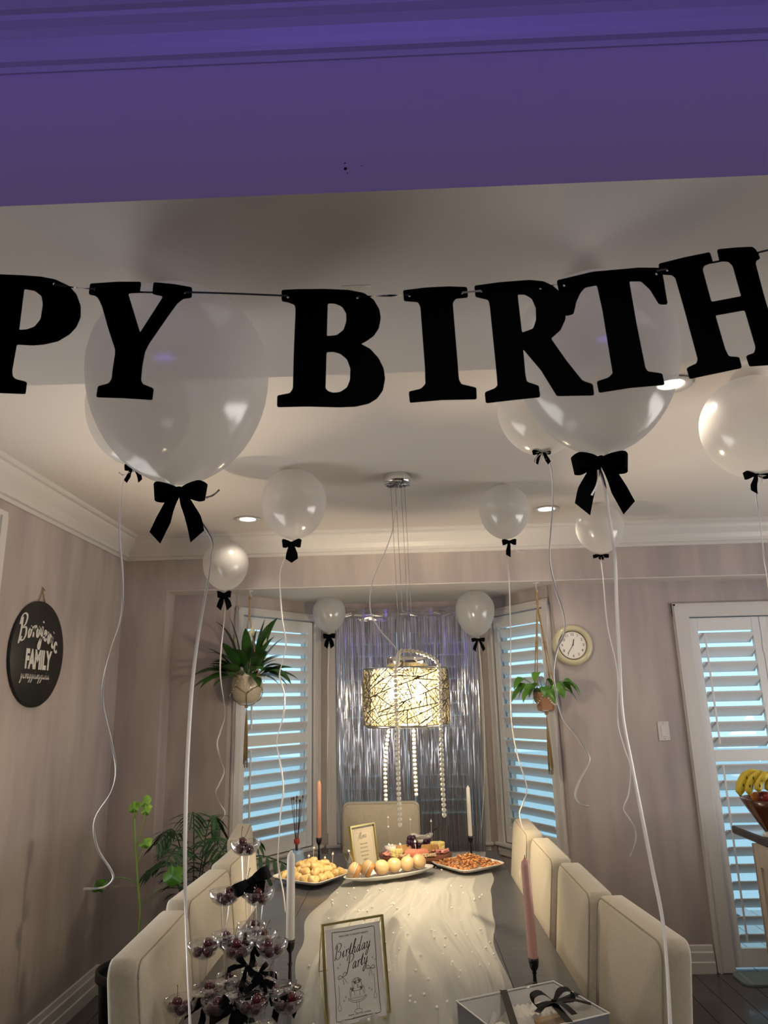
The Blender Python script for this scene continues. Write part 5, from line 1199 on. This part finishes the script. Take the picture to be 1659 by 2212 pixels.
def ham(s):
    q = MB(); R2 = random.Random(s); n, m = 12, 5; vs = []
    for i in range(m):
        for j in range(n+1):
            a = pi*1.5*j/n; r = .010+.004*sin(3*a+s+i); vs.append((r*cos(a)*(1+.2*i/m), -.014+.007*i, .008+r*sin(a)*.8+.002*R2.uniform(-1, 1)))
    q.add(vs, [(i*(n+1)+j, i*(n+1)+j+1, (i+1)*(n+1)+j+1, (i+1)*(n+1)+j) for i in range(m-1) for j in range(n)], True); return q
many('ham_slice', ham, 9, lambda k: ((BC.x+.10+.014*k*.62, BC.y-.035+.012*(k % 3), BT+.004), (0, 0, .3*k)), m_ham, 'folded pink ham slice at the right edge of the wooden board', 'meat', 'ham slices at the right of the board')
many('ham_slice', ham, 4, lambda k: ((BC.x-.150+.016*(k % 2), BC.y-.055-.018*(k//2), BT+.004), (0, 0, .5*k)), m_ham, 'folded pink ham slice at the left edge of the board beside the menu card', 'meat', 'ham slices at the left of the board')
def sal(s): q = MB(); q.lathe([(.0001, 0), (.022, 0), (.023, .0012), (.022, .0024), (.0001, .0024)], (0, 0, 0), 20, cap=False); return q
many('salami_slice', sal, 12, lambda k: ((BC.x-.030+.0075*k, BC.y-.098+.003*abs(k-6), BT+.0175), (radians(50), radians(-12+3*k), .0)), m_salmon, 'round coral salami slice fanned out at the front of the wooden board', 'meat', 'salami slices at the front of the board')
def crk(s): q = MB(); q.box((-.024, -.020, -.0022), (.024, .020, .0022), bev=.0012); return q
many('cracker', crk, 9, lambda k: ((BC.x-.075+.007*k, BC.y-.02+.003*k, BT+.027), (radians(62), 0, .35)), m_cracker, 'brown cracker standing in a row left of the grapes', 'cracker', 'crackers left of the grapes')
many('cracker', crk, 7, lambda k: ((BC.x+.055+.008*k, BC.y-.030+.003*k, BT+.026), (radians(60), 0, -.5)), m_cracker, 'brown cracker leaning in a row right of the salami', 'cracker', 'crackers right of the salami')
b = MB()
for k in range(70): b.ball((BC.x+.075+RB.uniform(-.035, .035), BC.y-.105+RB.uniform(-.018, .022), BT+.005+RB.random()*.010), .0055, 6, 4, (1, 1, .8))
for k in range(40): b.ball((BC.x-.050+RB.uniform(-.02, .025), BC.y-.110+RB.uniform(-.015, .02), BT+.005+RB.random()*.008), .0055, 6, 4, (1, 1, .8))
solo('mixed_nuts', b, m_nut, (BC.x, BC.y, BT), 'beige nuts scattered along the front of the wooden board', 'nuts', kind='stuff')
t = empty('brie_cheese', (BC.x+.045, BC.y+.075, BT+.012), label='white brie wheel wrapped in crumpled paper above the grapes', cat='cheese')
b = MB(); b.lathe([(.0001, .03), (.038, .03), (.042, .035), (.042, .055), (.038, .060), (.0001, .060)], (0, 0, 0), 24, cap=False); obj('wheel', b, m_brie, t)
b = MB(); vs = []; n = 18
for j in range(n): a = 2*pi*j/n; vs += [(.044*cos(a), .044*sin(a), .050), ((.056+.010*sin(5*a))*cos(a), (.050+.01*cos(4*a))*sin(a), .062+.010*sin(3*a))]
b.add(vs, [(2*j, 2*j+1, 2*((j+1) % n)+1, 2*((j+1) % n)) for j in range(n)]); obj('paper_wrap', b, m_boxi, t)
t = empty('cheese_knife', (BC.x+.085, BC.y+.075, BT+.085), label='small cheese knife lying on the brie, handle up to the right', cat='knife'); t.rotation_euler = (0, radians(-32), .2)
b = MB(); b.box((-.04, -.006, -.0006), (.02, .006, .0006)); obj('blade', b, m_chrome, t); b = MB(); b.tube([(.02, 0, 0), (.075, 0, 0)], .0048, 8); obj('handle', b, m_leg, t)
b = MB(); b.lathe([(.0001, 0), (.030, 0), (.042, .03), (.040, .03), (.028, .004), (.0001, .004)], (BC.x-.120, BC.y+.035, BT), 24, cap=False); solo('dip_bowl', b, m_china, (BC.x-.120, BC.y+.035, BT), 'small white dip bowl behind the menu card corner', 'bowl')
many('mozzarella_ball', lambda s: (lambda q: (q.ball((0, 0, 0), .011, 12, 8), q)[1])(MB()), 7, lambda k: ((BC.x-.120+.018*cos(k*1.05)*(k > 0), BC.y+.035+.018*sin(k*1.05)*(k > 0), BT+.022+.008*(k == 0)), (0, 0, 0)), m_brie, 'white mozzarella ball in the small dip bowl', 'cheese', 'mozzarella balls')
for i, (px, py, L, Yp) in enumerate(((838, 1762, .14, 4.10), (886, 1767, .10, 4.17), (931, 1770, .11, 4.16))):
    tp = atY(px, py+4, Yp); pick((tp.x, Yp, tp.z-L*.88), L, (0, 0, 0), ['tall pick with two pearls left of the grapes on the wooden board', 'pearl tipped pick standing in the brie', 'pearl tipped pick in the yellow cheese cubes at right'][i], two=(i == 0))
# reed diffuser
vp = Vector((-.598, 4.03, TZ+.001))
t = empty('blue_diffuser_vase', vp, label='pale blue vase with dark reeds and a red band by the left shutter', cat='vase')
b = MB(); b.lathe([(.0001, 0), (.045, 0), (.050, .006), (.046, .03), (.038, .075), (.034, .098), (.030, .098), (.033, .07), (.0001, .05)], (0, 0, 0), 28, cap=False); obj('body', b, m_blue, t)
b = MB(); b.lathe([(.011, .125), (.015, .130), (.015, .148), (.011, .152)], (0, 0, 0), 14); obj('red_band', b, m_redwax, t)
for k in range(7): a = k*2.4; r = .014+.016*(k % 3)/2; b = MB(); b.tube([(.004*cos(a), .004*sin(a), .06), (.006*cos(a), .006*sin(a), .14), (r*cos(a)*1.3, r*sin(a), .33+.012*(k % 3))], .0018, 5); b.ball((r*cos(a)*1.3, r*sin(a), .335+.012*(k % 3)), .004, 6, 5, (1, 1, 2.2)); obj('reed', b, m_reed, t)

# ------------------------------------------------------------------ gift box
far = Vector((.382, 2.236, 0)); e1 = Vector((-.911, -.412, 0)).normalized(); e2 = Vector((.412, -.911, 0)).normalized(); BXL, BXW, BZ0, BZ1 = .300, .228, TZ+.001, TZ+.08
rz = atan2(-e1.y, -e1.x)
org = far+e1*BXL*.5+e2*BXW*.5; org.z = BZ0
t = empty('gift_box', org, rz, label='clear lidded gift box with black ribbon and bow at the right front corner', cat='gift box')
h = BZ1-BZ0; a_, c_ = BXL/2, BXW/2; th = .0022; b = MB()
for (x0, y0, x1, y1) in ((-a_, -c_, a_, -c_+th), (-a_, c_-th, a_, c_), (-a_, -c_+th, -a_+th, c_-th), (a_-th, -c_+th, a_, c_-th)): b.box((x0, y0, 0), (x1, y1, h))
b.box((-a_+th, -c_+th, 0), (a_-th, c_-th, .002)); obj('tray', b, m_boxs, t)
b = MB(); i_ = th+.0004
for (x0, y0, x1, y1) in ((-a_+i_, -c_+i_, a_-i_, -c_+i_+.001), (-a_+i_, c_-i_-.001, a_-i_, c_-i_), (-a_+i_, -c_+i_+.001, -a_+i_+.001, c_-i_-.001), (a_-i_-.001, -c_+i_+.001, a_-i_, c_-i_-.001)): b.box((x0, y0, .0025), (x1, y1, h-.001))
b.box((-a_+i_, -c_+i_, .0022), (a_-i_, c_-i_, .0032)); obj('lining', b, m_boxi, t)
b = MB(); o_ = .0015; b.box((-a_-o_, -c_-o_, h+.002), (a_+o_, c_+o_, h+.0028))
for (x0, y0, x1, y1) in ((-a_-o_, -c_-o_-.0006, a_+o_, -c_-o_), (-a_-o_, c_+o_, a_+o_, c_+o_+.0006), (-a_-o_-.0006, -c_-o_, -a_-o_, c_+o_), (a_+o_, -c_-o_, a_+o_+.0006, c_+o_)): b.box((x0, y0, h-.022), (x1, y1, h+.0028))
obj('clear_lid', b, m_lid, t)
b = MB(); b.box((-a_-.003, -c_-.003, h+.001), (a_+.003, -c_-.0005, h+.0034)); b.box((-a_-.003, c_+.0005, h+.001), (a_+.003, c_+.003, h+.0034)); b.box((-a_-.003, -c_, h+.001), (-a_-.0005, c_, h+.0034)); b.box((a_+.0005, -c_, h+.001), (a_+.003, c_, h+.0034)); obj('rim', b, m_boxi, t)
zt = h+.0042; rw = .0095
b = MB()
def rib(p0, p1):
    p0, p1 = Vector(p0), Vector(p1); d = (p1-p0).normalized(); s_ = Vector((-d.y, d.x, 0))*rw; b.add([p0-s_, p0+s_, p1+s_, p1-s_, p0-s_+Vector((0, 0, .0006)), p0+s_+Vector((0, 0, .0006)), p1+s_+Vector((0, 0, .0006)), p1-s_+Vector((0, 0, .0006))], [(3, 2, 1, 0), (4, 5, 6, 7), (0, 1, 5, 4), (1, 2, 6, 5), (2, 3, 7, 6), (3, 0, 4, 7)])
rib((-a_*.78, -c_-.004, zt), (-a_*.05, c_+.004, zt)); rib((a_+.004, c_*.12, zt), (a_*.40, -c_*.12, zt)); rib((a_*.40, -c_*.12, zt), (a_*.2, -c_-.004, zt))
obj('ribbon', b, m_satin, t)
kx, ky = a_*.42, -c_*.10
b = MB(); 
for sg, lx, lz in ((-1, .062, .026), (1, .056, .022)):
    P = smooth_pts([(kx, ky, zt+.004), (kx+sg*lx*.5, ky+.008, zt+lz), (kx+sg*lx, ky+.004, zt+lz*.9), (kx+sg*lx*.95, ky-.006, zt+.004), (kx+sg*lx*.5, ky-.004, zt+.003), (kx, ky, zt+.003)], 5); b.strip(P, [Vector((0, 1, .25)).normalized()]*len(P), [.021*(.45+.55*min(1, abs(p.x-kx)/.02)) for p in P])
for (ex, ey) in ((-.075, -.035), (.075, -.052), (.0, -.085)):
    P = smooth_pts([(kx, ky, zt+.004), (kx+ex*.5, ky+ey*.5, zt+.010), (kx+ex, ky+ey, zt+.003)], 5); d = Vector((ex, ey, 0)).normalized(); b.strip(P, [Vector((-d.y, d.x, 0))]*len(P), [.018]*len(P))
b.box((kx-.006, ky-.005, zt), (kx+.006, ky+.005, zt+.009), bev=.002); obj('bow', b, m_satin, t)
def inbox(nm, mb, m_, label, cat, x, y, z):
    o = mesh_of(nm, mb, m_); o = bpy.data.objects.new(nm, o); COL.objects.link(o); o.location = ROOTM[t.name]@Vector((x, y, z)); o.rotation_euler = (0, 0, rz); tag(o, label, cat); return o
b = MB(); vs = []; nx, ny = 26, 40
for j in range(ny+1):
    for i in range(nx+1):
        u, v = i/nx, j/ny; edge = min(1, 6*u, 6*(1-u))*min(1, 6*v, 6*(1-v)); vs.append((-.075+.15*u, -.045+.09*v, .026*edge**.5+.004*sin(u*60)*edge+.003*sin(v*9+u*3)*edge))
b.add(vs, [(j*(nx+1)+i, j*(nx+1)+i+1, (j+1)*(nx+1)+i+1, (j+1)*(nx+1)+i) for j in range(ny) for i in range(nx)], True); inbox('ribbed_towel', b, m_cloth, 'cream ribbed cloth folded inside the gift box', 'cloth', .03, .045, .030)
b = MB(); b.box((-.026, -.0008, -.018), (.026, .0008, .018), Matrix.Rotation(radians(70), 4, 'X')); b.lathe([(.0025, .0), (.0025, .0012)], (-.020, -.004, .006), 8); inbox('gift_tag', b, m_boxi, 'white tag with a brass eyelet inside the gift box, left', 'tag', -.10, .030, .05).rotation_euler = (0, radians(-60), rz)
b = MB(); b.lathe([(.0001, 0), (.03, 0), (.034, .01), (.030, .03), (.018, .045), (.008, .05), (.0001, .05)], (0, 0, 0), 20, cap=False, ellipse=(1, .8)); inbox('white_pouch', b, m_cloth, 'white soft pouch inside the gift box under the tag', 'pouch', -.095, -.005, .014)
b = MB(); b.box((-.045, -.012, 0), (.045, .012, .018), bev=.002); inbox('kraft_stick', b, m_soap, 'tan kraft bar inside the gift box beneath the bow', 'soap', .055, -.005, .034)
b = MB(); b.box((-.055, -.016, 0), (.055, .016, .02), bev=.004); inbox('grey_bundle', b, m_greyc, 'dark grey bundle at the front inside the gift box', 'cloth', -.01, -.055, .02)
b = MB(); b.box((-.03, -.010, 0), (.03, .010, .016), bev=.002); inbox('kraft_stick', b, m_soap, 'short tan kraft bar at the right end inside the gift box', 'soap', .105, -.04, .03)

# ------------------------------------------------------------------ counter, fruit
cp0 = atZ(1579, 1782, .92); cb = atZ(1623.5, 1822, .875); KX0, KY1 = cp0.x, cp0.y
t = empty('kitchen_counter', (2.3, 3.3, 0), label='kitchen peninsula with black stone top and cream end panel at the right edge', cat='counter')
b = MB(); b.box((KX0, 2.2, .878), (3.4, KY1, .92), bev=.006); obj('worktop', b, m_granite, t, world=True)
b = MB(); b.box((cb.x+.012, 2.3, .0), (3.35, cb.y-.012, .878)); kc = obj('cabinet', b, m_cab, t, world=True)
b = MB()
for (x0, x1) in ((cb.x, cb.x+.06),): b.box((x0, cb.y-.012-.05, 0), (x0+.014, cb.y-.01, .877))
b.box((cb.x, 2.3, 0), (cb.x+.013, 2.4, .876)); b.box((cb.x, 2.4, .0), (cb.x+.013, cb.y-.063, .12)); b.box((cb.x, 2.4, .78), (cb.x+.013, cb.y-.063, .876)); b.box((cb.x+.0, cb.y-.014, 0), (3.3, cb.y, .877)); obj('panel_trim', b, m_cab, kc, world=True)
FB = atY(1603, 1725, 3.86); FC = Vector((FB.x+.150, 3.86, .922))
t = empty('fruit_bowl', FC, label='dark wooden bowl with tan stripes on the black counter', cat='bowl'); hb = FB.z-.922
pr = [(.0001, 0), (.045, 0), (.055, .006), (.088, hb*.35), (.125, hb*.72), (.150, hb), (.143, hb), (.118, hb*.72), (.082, hb*.38), (.0001, hb*.1)]
b = MB(); b.lathe(pr, (0, 0, 0), 48, cap=False); obj('body', b, m_bowl, t)
for k in range(8):
    b = MB(); a = 2*pi*k/8+.32; vs = []; P = smooth_pts([(r, z, 0) for r, z in pr[1:6]], 4)
    for p in P:
        for da in (-.12, -.04, .04, .12): rr_ = p.x+.0008; vs.append((rr_*cos(a+da), rr_*sin(a+da), p.y))
    b.add(vs, [(4*i+j, 4*i+j+1, 4*i+j+5, 4*i+j+4) for i in range(len(P)-1) for j in range(3)], True); obj('stripe', b, m_bowl2, t)
def W3(x, y, Y): return atY(x, y, Y)
crown_p = W3(1640, 1664, 3.86)
for i, (pts, Yb_) in enumerate(((((1622, 1668), (1608, 1683), (1602, 1700), (1600, 1719)), 3.80), (((1637, 1672), (1624, 1684), (1618, 1702), (1619, 1719)), 3.765), (((1652, 1674), (1641, 1688), (1638, 1700), (1640, 1712)), 3.745), (((1612, 1672), (1600, 1690), (1597, 1705), (1598, 1718)), 3.85), (((1668, 1676), (1662, 1690), (1660, 1700), (1662, 1710)), 3.75))):
    P = smooth_pts([crown_p]+[W3(x, y, Yb_) for x, y in pts], 5); n = len(P); rad = [.005 if j < 3 else (.0175*min(1, .35+.2*(j-2)) if j < n-3 else .0175*(.75, .45, .2)[j-(n-3)]) for j in range(n)]
    t = empty('banana', P[0], label=['second banana from the left in the fruit bowl, bruised', 'middle banana in the fruit bowl with dark spot near the top', 'fourth banana from the left in the fruit bowl', 'leftmost banana behind the others in the fruit bowl', 'rightmost banana in the bowl, at the picture edge'][i], cat='fruit', group='bananas in the fruit bowl')
    b = MB(); b.tube(P, rad, 9); obj('skin', b, m_banana, t, world=True)
    b = MB()
    for q_ in (.45, .7):
        j = int(n*q_); b.ball(P[j]+Vector((-.004*(i % 2), -.0165, .002)), .004, 8, 5, (1, .35, 2))
    b.ball(P[-1], .0045, 6, 5); obj('dark_spots', b, m_bspot, t, world=True)
for i, (px, py, Yp, r, m_, nm, lb) in enumerate(((1652, 1722, 3.79, .034, m_apple, 'apple', 'dark red apple in the fruit bowl at the picture edge'), (1636, 1722, 3.84, .030, m_orange, 'orange', 'orange peeking between bananas and apple in the bowl'), (1690, 1722, 3.86, .034, m_apple, 'apple', 'second red apple in the bowl beyond the picture edge'))):
    c = W3(px, py, Yp); b = MB(); b.lathe([(max(1e-5, r*sin(pi*k/12)), -r*.92*cos(pi*k/12)-(.2*r if k in (11, 12) else 0)*(k-10)*.5) for k in range(13)], c, 20, cap=False); solo(nm, b, m_, c, lb, 'fruit')
c = atZ(1656, 1808, .921); c.x += .03
b = MB(); b.lathe([(.0001, 0), (.040, 0), (.042, .003), (.042, .014), (.038, .018), (.0001, .018)], c, 28, cap=False); solo('jar_lid', b, m_white, c, 'round white lid lying on the black counter before the fruit bowl', 'lid')
# floor mat by the door
b = MB(); mx0, my0, mx1, my1, r = 1.86, 4.60, 2.55, 4.80, .05; poly = []
for (cx, cy, a0) in ((mx1-r, my1-r, 0), (mx0+r, my1-r, 90), (mx0+r, my0+r, 180), (mx1-r, my0+r, 270)):
    for j in range(6): a = radians(a0+18*j); poly.append((cx+r*cos(a), cy+r*sin(a)))
n = len(poly); b.add([(x, y, .0005) for x, y in poly]+[(x, y, .009) for x, y in poly], [tuple(range(n-1, -1, -1)), tuple(range(n, 2*n))]+[(i, (i+1) % n, (i+1) % n+n, i+n) for i in range(n)])
t = empty('door_mat', ((mx0+mx1)/2, (my0+my1)/2, 0), label='teal grey mat with thin pale line pattern at the patio door', cat='mat'); obj('pad', b, m_mat, t, world=True)
b = MB(); m_pale = mat('pale_mat_print', (.45, .52, .53), .9)
for k in range(9):
    cx, cy = mx0+.10+.065*k, my0+.10+.02*sin(k*2.1); P = smooth_pts([(cx-.03, cy-.05, .0095), (cx, cy, .0095), (cx+.02, cy+.05, .0095), (cx+.045, cy-.01, .0095)], 4); b.strip(P, [Vector((.3, .8, 0))]*len(P), [.004]*len(P), False)
b.strip([(mx0+.05, my0+.01, .0095), (mx0+.05, my1-.01, .0095)], [Vector((1, 0, 0))]*2, [.004]*2, False); obj('line_pattern', b, m_pale, t, world=True)
